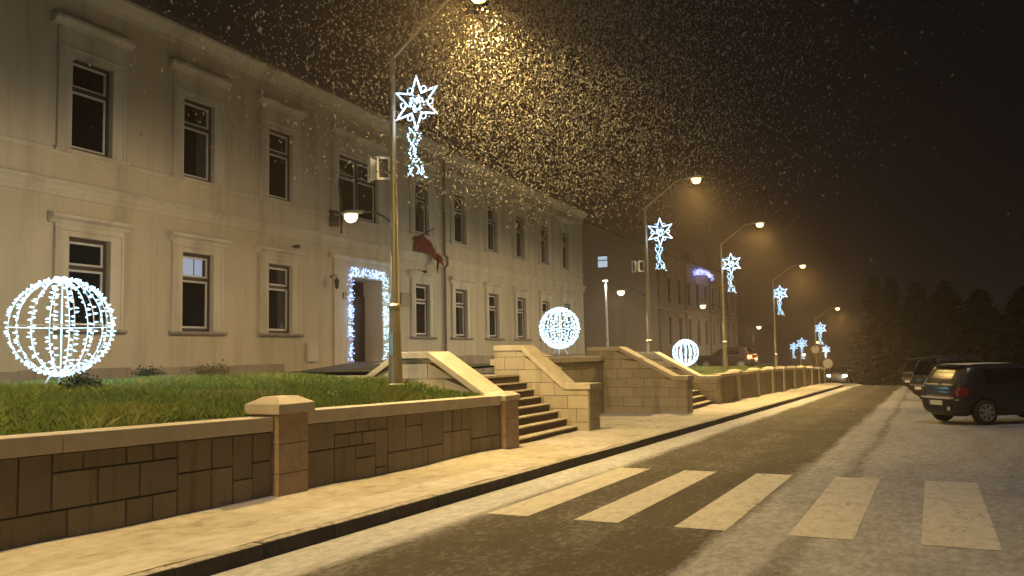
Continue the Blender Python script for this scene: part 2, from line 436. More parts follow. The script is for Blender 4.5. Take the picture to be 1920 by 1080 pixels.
# kerb stones
kb = MB(); y = -12.0
while y < 62:
    L = 1.0
    zt = walk_z(y + L / 2) + rng.uniform(-0.004, 0.006); zb = road_z(y + L) - 0.12
    dx = rng.uniform(-0.008, 0.008)
    kb.hull8([(-5.57, y, zb), (-5.415 + dx, y, zb), (-5.415 + dx, y + L - 0.012, zb), (-5.57, y + L - 0.012, zb),
              (-5.57, y, zt + 0.008), (-5.435 + dx, y, zt + 0.008), (-5.435 + dx, y + L - 0.012, zt + 0.008 - K), (-5.57, y + L - 0.012, zt + 0.008 - K)])
    y += L
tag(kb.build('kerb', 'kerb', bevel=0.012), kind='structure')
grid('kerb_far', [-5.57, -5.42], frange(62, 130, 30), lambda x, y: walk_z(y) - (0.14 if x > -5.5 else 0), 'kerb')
# crosswalk bars
cw = MB()
for xa, xb in ((-4.68, -4.17), (-3.61, -3.1), (-2.49, -1.96), (-1.35, -0.75), (-0.17, 0.48)):
    y0, y1 = 8.83, 13.53
    yy = frange(y0, y1, 6)
    for a, b in zip(yy, yy[1:]):
        cw.face([(xa, a, road_z(a) + 0.004), (xb, a, road_z(a) + 0.004), (xb, b, road_z(b) + 0.004), (xa, b, road_z(b) + 0.004)])
tag(cw.build('road_markings', 'paint'), kind='structure')

# lawns
TH = R(2.7)
def lawn_a(x, y):
    return lerp(x, [(-16.6, 1.25), (-14.5, 1.31), (-12, 1.34), (-9, 1.19), (-7.3, 1.02 - 0.0 * y)]) + 0.02 * soft(x, y) + lerp(y, [(4, 0.05), (14, -0.03)]) * lerp(x, [(-9, 0), (-7.3, 1)])
def cop_far(y): return lerp(y, [(31, 0.85), (44, 0.74), (57, 0.52), (67, 0.17), (80, -0.5)])
def lawn_c(x, y): return cop_far(y) - 0.05 + lerp(x, [(-13, 0.12), (-7.4, 0.0)]) + 0.02 * soft(x, y)
grid('lawn', frange(-17.4, -7.28, 36), frange(-10, 14.15, 80), lawn_a, 'soil')
grid('lawn_terrace', frange(-18.6, -9.75, 20), frange(18.9, 32.0, 30), lambda x, y: 1.46 + 0.02 * soft(x, y) + lerp(x, [(-12, -0.12), (-9.8, 0)]), 'soil')
grid('lawn_far', frange(-19.5, -7.38, 30), frange(32.0, 67.5, 60), lawn_c, 'soil')
grid('yard', [-60, -40, -30, -19.5], frange(31, 130, 20), lambda x, y: 0.5 - 0.01 * (y - 31), 'pavement')
grid('yard_far', frange(-19.5, -9.0, 8), frange(67.5, 130, 20), lambda x, y: cop_far(67.5) - 0.03 - 0.02 * (y - 67.5), 'pavement')
# landings behind the stairs
lb = MB(); lb.box(-16.4, -8.76, 14.2, 18.9, 0.3, 1.25); tag(lb.build('landing', 'tread'), kind='structure')
lb = MB(); lb.box(-9.75, -8.9, 26.9, 31.5, -0.4, 1.05); tag(lb.build('landing_far', 'tread'), kind='structure')

def blades(name, regions, label):
    v = []; f = []; t = []
    for (x0, x1, y0, y1, n, hmin, hmax, H, keep) in regions:
        k0 = 0
        while k0 < n:
            cx, cy = rng.uniform(x0, x1), rng.uniform(y0, y1)
            if not keep(cx, cy): k0 += 1; continue
            clump = 0.5 + 0.5 * math.sin(cx * 1.9 + 1.3 * math.sin(cy * 1.1)) * math.sin(cy * 1.4 + cx * 0.6)
            for q in range(5):
                x, y = cx + rng.gauss(0, 0.035), cy + rng.gauss(0, 0.035)
                if x > x1 or y > y1: continue
                h = rng.uniform(hmin, hmax) * (0.65 + 0.7 * clump); z = H(x, y) - 0.01
                a = rng.uniform(0, 6.283); w = rng.uniform(0.004, 0.008)
                lx, ly = rng.gauss(0, 0.45) * h, rng.gauss(0, 0.45) * h
                k = len(v)
                v += [(x - w * math.cos(a), y - w * math.sin(a), z), (x + w * math.cos(a), y + w * math.sin(a), z),
                      (x + lx * 0.4 + w * .6 * math.cos(a), y + ly * 0.4 + w * .6 * math.sin(a), z + h * 0.6), (x + lx, y + ly, z + h)]
                f += [(k, k + 1, k + 2), (k, k + 2, k + 3)]
                tt = min(1, max(0, rng.gauss(0.44 + 0.55 * (clump - 0.5), 0.24))); t += [tt, tt]
                k0 += 1
    me = bpy.data.meshes.new(name); me.from_pydata(v, [], f)
    at = me.attributes.new('tint', 'FLOAT', 'FACE'); at.data.foreach_set('value', t)
    me.materials.append(M['blade']); o = bpy.data.objects.new(name, me); COL.objects.link(o)
    tag(o, label, 'grass', kind='stuff')
yes = lambda x, y: True
blades('grass', [(-9.2, -7.42, 3.0, 13.9, 30000, 0.05, 0.12, lawn_a, yes), (-12.4, -9.2, 5.0, 13.95, 34000, 0.06, 0.15, lawn_a, yes),
                 (-13.6, -12.4, 6.0, 14.0, 9000, 0.06, 0.14, lawn_a, yes), (-16.6, -13.6, 6.0, 15.5, 16000, 0.035, 0.075, lawn_a, yes)], 'short green lawn grass between the stone wall and the long building')
blades('grass', [(-15.0, -7.45, 33.0, 62.0, 16000, 0.06, 0.14, lawn_c, yes)], 'dim strip of lawn grass behind the far roadside wall')

# ------------------------------------------------------------------ stone walls
def ashlar(mb, y0, y1, zb, zt, x, cell=0.155, rows=5, depth=0.02):
    """random rectangular stones on the plane x (facing +x); zb, zt are functions of y"""
    cols = max(1, int(round((y1 - y0) / cell))); occ = [[False] * rows for _ in range(cols)]
    cw_ = (y1 - y0) / cols; g = 0.0055
    for c in range(cols):
        for r in range(rows):
            if occ[c][r]: continue
            run = 0
            while r + run < rows and not occ[c][r + run]: run += 1
            h = run if run <= 3 else (rng.choice((2, 3)) if run >= 5 else 2)
            if rng.random() < .12 and h > 1: h = 1 if h == 2 else 2
            w = 1; want = rng.choice((2, 2, 3, 3, 4)) if h > 1 else rng.choice((2, 3))
            while w < want and c + w < cols and all(not occ[c + w][r + q] for q in range(h)): w += 1
            if c + w == cols - 1 and all(not occ[c + w][r + q] for q in range(h)): w += 1
            for i in range(w):
                for j in range(h): occ[c + i][r + j] = True
            ya, yb = y0 + c * cw_ + g, y0 + (c + w) * cw_ - g
            def Z(y, q): return zb(y) + (zt(y) - zb(y)) * q / rows
            t = rng.random(); d = depth + rng.uniform(-0.004, 0.006); e = 0.006
            mb.hull8([(x, ya, Z(ya, r) + g), (x + d, ya + e, Z(ya, r) + g + e), (x + d, yb - e, Z(yb, r) + g + e), (x, yb, Z(yb, r) + g),
                      (x, ya, Z(ya, r + h) - g), (x + d, ya + e, Z(ya, r + h) - g - e), (x + d, yb - e, Z(yb, r + h) - g - e), (x, yb, Z(yb, r + h) - g)], t)
def courses_x(mb, y, x0, x1, zlo, zhi, ch=0.3, bw=0.6, depth=0.018):
    """coursed blocks on the plane y (facing -y) between x0<x1, under the line zhi(x), above zlo(x)"""
    g = 0.006; r = 0; zmin = min(zlo(x0), zlo(x1)); zmax = max(zhi(x0), zhi(x1), zhi((x0 + x1) / 2))
    z = zmin
    while z < zmax:
        x = x1 - (0.0 if r % 2 == 0 else bw * 0.5)
        first = True
        xr = x1
        while xr > x0 + 0.02:
            xl = max(x0, (x1 - bw * 0.5 if (first and r % 2) else xr - bw * rng.uniform(0.85, 1.1)))
            first = False
            tl, tr = min(z + ch, zhi(xl)), min(z + ch, zhi(xr)); bl = br = z
            if tl - z > 0.03 or tr - z > 0.03:
                tl = max(tl, z + 0.014); tr = max(tr, z + 0.014)
                t = rng.random()
                mb.hull8([(xl + g, y, bl + g), (xl + g, y - depth, bl + g), (xr - g, y - depth, br + g), (xr - g, y, br + g),
                          (xl + g, y, tl - g), (xl + g, y - depth, tl - g), (xr - g, y - depth, tr - g), (xr - g, y, tr - g)], t)
            xr = xl
        z += ch; r += 1

def pillar(parent, x0, x1, y0, y1, zb, zt, cap=0.2, stone='pillar_stone', capm='coping', over=0.06):
    p = MB(); n = 3; h = (zt - cap - zb) / n
    for k in range(n): p.box(x0, x1, y0, y1, zb + k * h, zb + (k + 1) * h - 0.006)
    p.box(x0 + .012, x1 - .012, y0 + .012, y1 - .012, zb - 0.3, zt - cap)
    po = p.build('pillar', stone, parent, bevel=0.008)
    c = MB(); o = over; z0, z1, z2 = zt - cap, zt - cap * 0.42, zt
    c.box(x0 - o, x1 + o, y0 - o, y1 + o, z0, z1)
    c.hull8([(x0 - o, y0 - o, z1), (x1 + o, y0 - o, z1), (x1 + o, y1 + o, z1), (x0 - o, y1 + o, z1),
             (x0 + .09, y0 + .09, z2), (x1 - .09, y0 + .09, z2), (x1 - .09, y1 - .09, z2), (x0 + .09, y1 - .09, z2)])
    c.build('cap', capm, po, bevel=0.006)

# near roadside wall
near_wall = empty('garden_wall', (0, 0, 0))
tag(near_wall, 'low brown stone retaining wall with pale coping along the near pavement', 'wall')
def cop_a(y): return lerp(y, [(-10, 1.42), (4.62, 1.12), (7.8, 1.05), (7.95, 1.055), (8.5, 1.09), (13.9, 0.995)])
def seg_wall(y0, y1):
    core = MB(); yy = frange(y0, y1, 8)
    for a, b in zip(yy, yy[1:]):
        core.hull8([(-7.3, a, walk_z(a) - .4), (-7.12, a, walk_z(a) - .4), (-7.12, b, walk_z(b) - .4), (-7.3, b, walk_z(b) - .4),
                    (-7.3, a, cop_a(a) - .17), (-7.12, a, cop_a(a) - .17), (-7.12, b, cop_a(b) - .17), (-7.3, b, cop_a(b) - .17)])
    core.build('wall_core', 'joint', near_wall)
    st = MB(); ashlar(st, y0, y1, lambda y: walk_z(y) - 0.03, lambda y: cop_a(y) - 0.172, -7.118)
    st.build('stone_facing', 'ashlar', near_wall)
    cp = MB(); L = 1.15; n = max(1, round((y1 - y0) / 3.2)); step = (y1 - y0) / n
    for k in range(n):
        a, b = y0 + k * step, y0 + (k + 1) * step - 0.006
        cp.hull8([(-7.42, a, cop_a(a) - .17), (-7.06, a, cop_a(a) - .17), (-7.06, b, cop_a(b) - .17), (-7.42, b, cop_a(b) - .17),
                  (-7.42, a, cop_a(a)), (-7.06, a, cop_a(a)), (-7.06, b, cop_a(b)), (-7.42, b, cop_a(b))])
    cp.build('coping', 'coping', near_wall, bevel=0.008)
seg_wall(-8.0, 1.85); seg_wall(2.45, 7.95); seg_wall(8.52, 13.93)
pillar(near_wall, -7.42, -7.0, 1.87, 2.43, walk_z(2) - .05, 1.36)
pillar(near_wall, -7.42, -7.0, 7.96, 8.5, walk_z(8) - .05, 1.285)

# stairs with two sloping parapets (near), and the second flight further on
def coping_path(mb, pts, y0, y1, th):
    """coping slab following a polyline (x, z top) between y0 and y1"""
    for (xa, za), (xb, zb_) in zip(pts, pts[1:]):
        mb.hull8([(xa, y0, za - th), (xb, y0, zb_ - th), (xb, y1, zb_ - th), (xa, y1, za - th),
                  (xa, y0, za), (xb, y0, zb_), (xb, y1, zb_), (xa, y1, za)])
def parapet(parent, y0, y1, pts, zfoot, facing='-y', th=0.13):
    x_hi, x_lo = pts[0][0], pts[-1][0]
    path = sorted(pts)
    zt = lambda x: lerp(x, path) - th
    core = MB(); xs = sorted(set([p[0] for p in pts]))
    for a, b in zip(xs, xs[1:]):
        core.hull8([(a, y0 + .05, zfoot(a)), (b, y0 + .05, zfoot(b)), (b, y1 - .05, zfoot(b)), (a, y1 - .05, zfoot(a)),
                    (a, y0 + .05, zt(a)), (b, y0 + .05, zt(b)), (b, y1 - .05, zt(b)), (a, y1 - .05, zt(a))])
    core.build('parapet_core', 'joint', parent)
    bl = MB(); courses_x(bl, y0 + .049, x_lo, x_hi, zfoot, zt)
    for f in range(0): pass
    k = len(bl.v)
    b2 = MB(); courses_x(b2, 0, x_lo, x_hi, zfoot, zt)      # the other side
    for q in range(0, len(b2.v)): bl.v.append((b2.v[q][0], (y1 - .049) - b2.v[q][1], b2.v[q][2]))
    for q, t in zip(b2.f, b2.t): bl.f.append(tuple(i + k for i in q)); bl.t.append(t)
    # front end, facing the road
    zf = zfoot(x_hi); ztop = zt(x_hi); n = max(2, round((ztop - zf) / 0.3)); h = (ztop - zf) / n
    for r in range(n):
        bl.box(x_hi, x_hi + 0.016, y0 + .055, y1 - .055, zf + r * h + .005, zf + (r + 1) * h - .005, rng.random())
    bl.build('block_facing', 'block', parent)
    cp = MB(); coping_path(cp, sorted(pts), y0, y1, th)
    xh = x_hi
    zt0 = lerp(xh, path)
    cp.box(xh, xh + 0.06, y0, y1, zt0 - th, zt0)
    cp.build('coping', 'coping', parent, bevel=0.008)

stairs = empty('entrance_stairs', (-7.3, 16.4, 0))
tag(stairs, 'eight snow-dusted dark steps between wide sloping stone parapets, beside the near wall', 'stairs')
def local(parent_obj): return parent_obj
stairs.location = (0, 0, 0)
edges = [-7.32, -7.57, -7.78, -7.99, -8.19, -8.38, -8.56, -8.75]
zst = walk_z(16.5) - 0.02
for k, x in enumerate(edges):
    z0 = zst + (1.25 - zst) * k / 8; z1 = zst + (1.25 - zst) * (k + 1) / 8
    xb = edges[k + 1] if k < 7 else -9.05
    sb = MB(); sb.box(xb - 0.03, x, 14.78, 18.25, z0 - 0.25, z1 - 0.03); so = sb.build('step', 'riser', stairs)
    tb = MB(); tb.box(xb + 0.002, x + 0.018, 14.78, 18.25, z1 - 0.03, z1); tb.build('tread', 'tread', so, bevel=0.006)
parapet(stairs, 13.98, 14.80, [(-7.42, 1.03), (-8.64, 1.82), (-9.34, 1.82), (-10.6, 1.06)], lambda x: 0.1)
parapet(stairs, 18.20, 18.95, [(-7.02, 1.04), (-7.62, 1.04), (-8.68, 1.95), (-9.40, 1.95)], lambda x: zst - 0.05)
pillar(stairs, -7.44, -6.99, 13.95, 14.52, walk_z(14) - .05, 1.055, cap=0.16, stone='pillar_stone', over=0.03)

# recessed bay wall between the two flights
bay = empty('bay_wall', (0, 0, 0)); tag(bay, 'recessed tan stone wall behind the snowy pavement bay between the two stairways', 'wall')
cb = MB(); cb.box(-9.8, -9.58, 18.96, 26.24, -0.6, 1.46); cb.build('wall_core', 'joint', bay)
sb = MB(); ashlar(sb, 18.97, 26.2, lambda y: walk_z(y) - 0.05, lambda y: 1.455, -9.578, cell=0.22, rows=8); sb.build('stone_facing', 'block', bay)
cb = MB()
for a, b in ((18.96, 22.4), (22.41, 26.24)): cb.box(-9.9, -9.5, a, b - .005, 1.46, 1.62)
cb.build('coping', 'coping', bay, bevel=0.008)

stairs_b = empty('entrance_stairs'); tag(stairs_b, 'farther stone stairway with a long pale block parapet, beside the small light globe', 'stairs')
z2 = walk_z(29) - 0.02
for k in range(7):
    x = -7.25 - 0.24 * k; za = z2 + (1.05 - z2) * k / 7; zb_ = z2 + (1.05 - z2) * (k + 1) / 7
    sb = MB(); sb.box(x - 0.27, x, 26.95, 31.4, za - .25, zb_ - .03); so = sb.build('step', 'riser', stairs_b)
    tb = MB(); tb.box(x - .238, x + .018, 26.95, 31.4, zb_ - .03, zb_); tb.build('tread', 'tread', so)
parapet(stairs_b, 26.2, 26.95, [(-6.85, 0.96), (-7.25, 0.96), (-9.02, 1.91), (-10.1, 1.91)], lambda x: walk_z(26.5) - 0.08)
parapet(stairs_b, 31.4, 32.1, [(-7.1, 0.80), (-7.75, 0.80), (-9.38, 1.71), (-10.5, 1.71)], lambda x: walk_z(31.6) - 0.08)

far_wall = empty('garden_wall'); tag(far_wall, 'long low roadside wall with evenly spaced capped pillars, far down the street', 'wall')
pil_y = [35.4, 39.7, 43.8, 47.4, 51.3, 55.3, 59.2, 63.2, 66.6]
prev = 32.1
for py in pil_y:
    a, b = prev, py - 0.25
    core = MB(); core.hull8([(-7.4, a, walk_z(a) - .6), (-7.14, a, walk_z(a) - .6), (-7.14, b, walk_z(b) - .6), (-7.4, b, walk_z(b) - .6),
                             (-7.4, a, cop_far(a) - .12), (-7.14, a, cop_far(a) - .12), (-7.14, b, cop_far(b) - .12), (-7.4, b, cop_far(b) - .12)])
    core.build('wall_core', 'joint', far_wall)
    st = MB(); ashlar(st, a, b, lambda y: walk_z(y) - .05, lambda y: cop_far(y) - .125, -7.139, cell=0.24, rows=5); st.build('stone_facing', 'ashlar', far_wall)
    cp = MB(); cp.hull8([(-7.46, a, cop_far(a) - .12), (-7.1, a, cop_far(a) - .12), (-7.1, b, cop_far(b) - .12), (-7.46, b, cop_far(b) - .12),
                         (-7.46, a, cop_far(a)), (-7.1, a, cop_far(a)), (-7.1, b, cop_far(b)), (-7.46, b, cop_far(b))]); cp.build('coping', 'coping', far_wall)
    pillar(far_wall, -7.46, -7.05, py - .25, py + .25, walk_z(py) - .3, cop_far(py) + .12, cap=.15, stone='block')
    prev = py + .25

# ------------------------------------------------------------------ the long building (local frame: x outward, y along the facade)
BN = Vector((math.cos(TH), math.sin(TH), 0))
bld = empty('municipal_building', tuple(-16.3 * BN), TH)
tag(bld, 'long two-storey cream building with moulded window hoods and a string course', 'building')
UP = [9.9 + 0.0, 13.23, 16.56, 19.9, 28.46, 31.78, 35.1, 38.42, 41.75, 45.1]; UP = [6.57] + UP
WW = 1.11
holes = [(s, s + WW, 6.45, 8.56) for s in UP] + [(s, s + WW, 2.48, 4.51) for s in UP] + [(23.44, 25.86, 6.43, 8.52), (24.15, 26.05, 1.55, 4.42)]
S0, S1, ZB, ZT = 3.0, 48.65, 0.0, 10.4
def wall_with_holes(mb, s0, s1, z0, z1, hs, x=0.0, depth=0.16):
    ss = sorted(set([s0, s1] + [h[0] for h in hs] + [h[1] for h in hs])); zs = sorted(set([z0, z1] + [h[2] for h in hs] + [h[3] for h in hs]))
    for a, b in zip(ss, ss[1:]):
        run = None
        for c, d in zip(zs, zs[1:]):
            cs, cz = (a + b) / 2, (c + d) / 2
            if any(h[0] < cs < h[1] and h[2] < cz < h[3] for h in hs):
                continue
            mb.face([(x, a, c), (x, b, c), (x, b, d), (x, a, d)])
    for (a, b, c, d) in hs:
        for q in ([(x, a, c), (x, a, d), (x - depth, a, d), (x - depth, a, c)], [(x, b, c), (x, b, d), (x - depth, b, d), (x - depth, b, c)],
                  [(x, a, d), (x, b, d), (x - depth, b, d), (x - depth, a, d)], [(x, a, c), (x, b, c), (x - depth, b, c), (x - depth, a, c)]):
            mb.face(q)
w = MB(); wall_with_holes(w, S0, S1, ZB, ZT, holes)
w.face([(0, S1, ZB), (0, S1, ZT), (-13, S1, ZT), (-13, S1, ZB)]); w.face([(0, S0, ZB), (0, S0, ZT), (-13, S0, ZT), (-13, S0, ZB)])
w.face([(-13, S0, ZB), (-13, S1, ZB), (-13, S1, ZT), (-13, S0, ZT)])
w.build('wall', 'stucco', bld, recalc=False)
# plinth of stone blocks
pl_h = 1.58
for (pa, pb, cnt) in ((S0, 20.6, 0), (27.05, S1, 1)):
    pl = MB(); q_ = pa
    pl.box(0.001, 0.03, pa, pb, 0.2, pl_h - .03)
    while q_ < pb - 0.02:
        b = min(pb, q_ + rng.uniform(0.45, 1.25))
        pl.box(0.031, 0.055 + rng.uniform(-.006, .006), q_ + .006, b - .006, 0.2, pl_h + 0.12 * cnt + rng.uniform(-.02, .02), rng.random())
        q_ = b
    pl.build('plinth', 'plinth', bld)
# string courses
sc = MB()
prof = [(0.001, 5.36), (0.05, 5.36), (0.06, 5.47), (0.05, 5.5), (0.075, 5.56), (0.13, 5.62), (0.16, 5.64), (0.16, 5.69), (0.001, 5.74)]
sc.prism(prof, 'y', S0, S1 + 0.13); sc.build('string_course', 'band', bld)
sc = MB(); sc.prism([(0.001, 6.30), (0.03, 6.30), (0.04, 6.40), (0.001, 6.43)], 'y', S0, S1 + .03); sc.build('sill_band', 'band', bld)
# eaves cornice in two lengths
def cornice(a, b, dz):
    c = MB(); c.prism([(0.001, 9.86 + dz), (0.05, 9.86 + dz), (0.07, 9.96 + dz), (0.16, 10.02 + dz), (0.30, 10.13 + dz), (0.34, 10.15 + dz), (0.34, 10.30 + dz), (0.001, 10.30 + dz)], 'y', a, b)
    c.build('cornice', 'trim', bld)
    g = MB(); g.prism([(0.345, 10.22 + dz), (0.44, 10.22 + dz), (0.47, 10.28 + dz), (0.47, 10.36 + dz), (0.345, 10.36 + dz)], 'y', a, b); g.build('gutter', 'gutter', bld)
cornice(S0, 30.70, 0.03); cornice(30.70, S1 + 0.35, -0.08)
rf = MB()
for (a, b, dz) in ((S0 - .3, 30.7, 0.03), (30.7, S1 + .4, -0.08)):
    z0 = 10.33 + dz
    hip0 = a + (0.0 if a < 10 else 0.0); hip1 = b - (5.5 if b > 40 else 0)
    rf.face([(0.42, a, z0), (0.42, b, z0), (-6.5, hip1, z0 + 3.0), (-6.5, hip0, z0 + 3.0)])
    rf.face([(-13.4, a, z0), (-13.4, b, z0), (-6.5, hip1, z0 + 3.0), (-6.5, hip0, z0 + 3.0)])
    rf.face([(0.42, b, z0), (-13.4, b, z0), (-6.5, hip1, z0 + 3.0)])
    rf.face([(0.42, a, z0), (-13.4, a, z0), (-6.5, hip0, z0 + 3.0)])
    rf.face([(0.42, a, z0), (0.42, b, z0), (-13.4, b, z0), (-13.4, a, z0)])
rf.build('roof', 'roof', bld, recalc=False)

def make_window(w_, h, upper, parent, double=False, wide=None):
    """frame at the reveal; local origin = lower left corner of the opening on the wall plane"""
    f = MB(); X0, X1 = -0.16, -0.10
    def rect(mb, a, b, c, d, t, x0, x1):
        mb.box(x0, x1, a, a + t, c, d); mb.box(x0, x1, b - t, b, c, d); mb.box(x0, x1, a + t, b - t, c, c + t); mb.box(x0, x1, a + t, b - t, d - t, d)
    rect(f, 0, w_, 0, h, 0.085, X0, X1)
    zt = h * 0.675
    f.box(X0, X1 + .01, 0.085, w_ - .085, zt - .045, zt + .045)
    cells = [(0.085, w_ - .085)]
    if double:
        f.box(X0, X1 + .012, w_ / 2 - .07, w_ / 2 + .07, .085, h - .085); cells = [(0.085, w_ / 2 - .07), (w_ / 2 + .07, w_ - .085)]
    fo = f.build('window', 'frame', parent)
    sa = MB()
    for a, b in cells:
        rect(sa, a, b, .085, zt - .045, .05, X0 + .005, X1 - .012); rect(sa, a, b, zt + .045, h - .085, .05, X0 + .005, X1 - .012)
    sa.build('sash', 'sash', fo)
    g = MB(); g.face([(X0 + .02, .09, .09), (X0 + .02, w_ - .09, .09), (X0 + .02, w_ - .09, h - .09), (X0 + .02, .09, h - .09)]); g.build('pane', 'glass', fo)
    # moulded surround, frieze and hood, sill
    b = 0.36 if upper else 0.36; su = MB(); t = 0.045
    top = h + (0.13 if upper else 0.12)
    su.box(0.001, t, -b, -0.0, -0.02, top); su.box(0.001, t, w_, w_ + b, -0.02, top); su.box(0.001, t, 0, w_, h, top)
    su.box(t - .004, t + .028, -b, -b + .07, -0.02, top + .07); su.box(t - .004, t + .028, w_ + b - .07, w_ + b, -0.02, top + .07)
    su.box(t - .004, t + .028, -b + .07, w_ + b - .07, top - .0, top + .07)
    hz = 0.62 if upper else 0.26
    su.box(0.001, t + .002, -b, w_ + b, top + .0, h + hz)
    su.build('surround', 'trim', fo, bevel=0.006)
    hd = MB(); z = h + hz; e = b + 0.02
    hd.prism([(0.002, z), (0.07, z), (0.10, z + .06), (0.16, z + .10), (0.20, z + .115), (0.20, z + .19), (0.002, z + .235)], 'y', -e - .13, w_ + e + .13)
    hd.build('hood', 'trim', fo)
    si = MB(); si.prism([(0.002, -.10), (0.09, -.10), (0.14, -.06), (0.14, -.015), (0.002, 0.0)], 'y', -b - .07, w_ + b + .07)
    si.build('sill', 'band' if upper else 'sill', fo)
    return fo
win_u = make_window(WW, 2.11, True, bld); win_l = make_window(WW, 2.03, False, bld)
for i, s in enumerate(UP):
    a = win_u if i == 0 else copy_tree(win_u, bld); a.location = (0, s, 6.45)
    b = win_l if i == 0 else copy_tree(win_l, bld); b.location = (0, s, 2.48)
    for fo, on in ((a, i in (3, 5, 7, 9)), (b, i in (1, 4, 6, 8))):
        if on:
            for ch in [x for x in COL.objects if x.parent == fo and x.name.startswith('pane')]:
                ch.data = ch.data.copy(); ch.data.materials[0] = M['glass_curtain']
    if abs(s - 16.56) < .01:
        g = MB(); g.box(-.137, -.134, .16, .95, 1.46, 1.92); lp = g.build('lit_pane', 'blue_room', b)
        g = MB(); g.box(-.1335, -.128, .545, .575, 1.46, 1.92); g.box(-.1335, -.128, .86, .95, 1.46, 1.92); g.build('curtain_edge', 'frame', b)
dw = make_window(2.42, 2.09, True, bld, double=True); dw.location = (0, 23.44, 6.43)
# entrance door, portal surround
po = MB(); po.box(0.001, .06, 23.15, 24.15, 1.4, 5.0); po.box(0.001, .06, 26.05, 27.2, 1.4, 5.0); po.box(0.001, .06, 24.15, 26.05, 4.42, 5.0)
po.prism([(0.002, 4.98), (.09, 4.98), (.16, 5.06), (.16, 5.12), (0.002, 5.16)], 'y', 23.0, 27.35); po.build('portal', 'trim', bld)
rv = MB()
for y_ in (24.15, 26.05): rv.face([(-.16, y_, 1.5), (-.16, y_, 4.42), (-.75, y_, 4.42), (-.75, y_, 1.5)])
rv.face([(-.16, 24.15, 4.42), (-.16, 26.05, 4.42), (-.75, 26.05, 4.42), (-.75, 24.15, 4.42)]); rv.face([(.0, 24.15, 1.56), (.0, 26.05, 1.56), (-.75, 26.05, 1.56), (-.75, 24.15, 1.56)])
rv.build('door_reveal', 'trim', bld, recalc=False)
dr = MB()
for a, b in ((24.16, 25.09), (25.11, 26.04)):
    dr.box(-.75, -.69, a, b, 1.56, 3.75)
    for c, d in ((1.75, 2.35), (2.5, 3.6)): dr.box(-.692, -.672, a + .14, b - .14, c, d)
dr.box(-.76, -.68, 24.16, 26.04, 3.75, 3.86)
door = dr.build('door', 'wood', bld, bevel=0.006)
g = MB(); g.box(-.75, -.72, 24.2, 26.0, 3.87, 4.40); g.build('transom_pane', 'glass', door)
g = MB(); g.tube([(-.65, 25.0, 2.4), (-.62, 25.0, 2.42), (-.62, 25.0, 2.75), (-.65, 25.0, 2.77)], .012); g.build('handle', 'chrome', door)
# downpipe with swan neck
dp = MB(); dp.tube([(.40, 30.70, 10.22), (.38, 30.70, 10.05), (.12, 30.74, 9.75), (.10, 30.74, 9.4), (.10, 30.74, 5.8), (.22, 30.74, 5.72), (.22, 30.74, 5.4), (.10, 30.74, 5.3), (.10, 30.74, 1.3)], .055, 10)
for z in (9.2, 7.6, 6.2, 4.4, 3.0): dp.lathe([(.068, z - .03), (.068, z + .03)], (.10, 30.74, 0), 10)
dp.build('downpipe', 'pipe', bld)
# small fixtures on the facade
def on_wall(x, s, z): return bld_m @ Vector((x, s, z))
bld_m = Matrix.Translation(-16.3 * BN) @ Matrix.Rotation(TH, 4, 'Z')
pq = MB(); pq.box(.03, .06, 27.35, 28.0, 3.58, 4.1); pq.box(.06, .068, 27.39, 27.96, 3.62, 3.64); pq.box(.06, .068, 27.39, 27.96, 4.04, 4.06)
for k in range(4): pq.box(.06, .065, 27.48, 27.87 - .05 * (k % 2), 3.72 + .075 * k, 3.745 + .075 * k)
o = pq.build('wall_plaque', 'plaque', bevel=0.004); o.matrix_world = bld_m
tag(o, 'dark square bronze plaque on the facade between door garland and window', 'plaque')
pq = MB(); pq.box(.061, .085, 23.58, 23.82, 3.66, 3.88); pq.box(.085, .092, 23.61, 23.79, 3.69, 3.85); o = pq.build('wall_plaque', 'plaque', bevel=0.004); o.matrix_world = bld_m
tag(o, 'small dark plate on the portal beside the left strip of the door garland', 'plaque')
mb_ = MB(); mb_.box(.001, .09, 21.72, 22.18, 1.62, 2.22); mb_.box(.09, .098, 21.76, 22.14, 1.66, 2.18); o = mb_.build('meter_box', 'trim', bevel=0.006); o.matrix_world = bld_m
tag(o, 'pale flat meter box low on the facade left of the doorway ramp', 'meter box')
lt = empty('wall_lantern', on_wall(0, 23.0, 4.35), TH); tag(lt, 'unlit dark iron lantern on a curled wall bracket left of the door', 'lantern')
q = MB(); q.tube([(0, 0, 0), (.12, 0, .08), (.22, 0, .02), (.24, 0, -.08)], .014); q.lathe([(.05, -.0), (.05, .02)], (0.0, 0, 0), 8, axis='x'); q.build('bracket', 'frame', lt)
q = MB(); q.lathe([(.03, .2), (.09, .12), (.085, .1), (.06, -.12), (.02, -.16)], (.24, 0, -.25), 6); q.build('lantern_cage', 'frame', lt)
cctv = empty('security_camera', on_wall(0, 28.85, 4.98), TH); tag(cctv, 'small dark security camera under the string course, near the downpipe', 'camera')
q = MB(); q.tube([(0, 0, 0), (.12, 0, 0)], .018); q.build('bracket', 'frame', cctv); q = MB(); q.box(.10, .30, -.05, .05, -.06, .04); q.build('camera_body', 'frame', cctv, bevel=.01)
cc2 = copy_tree(cctv); cc2.location = on_wall(0, 21.0, 5.12); cc2['label'] = 'small dark security camera under the string course, left of the lantern'

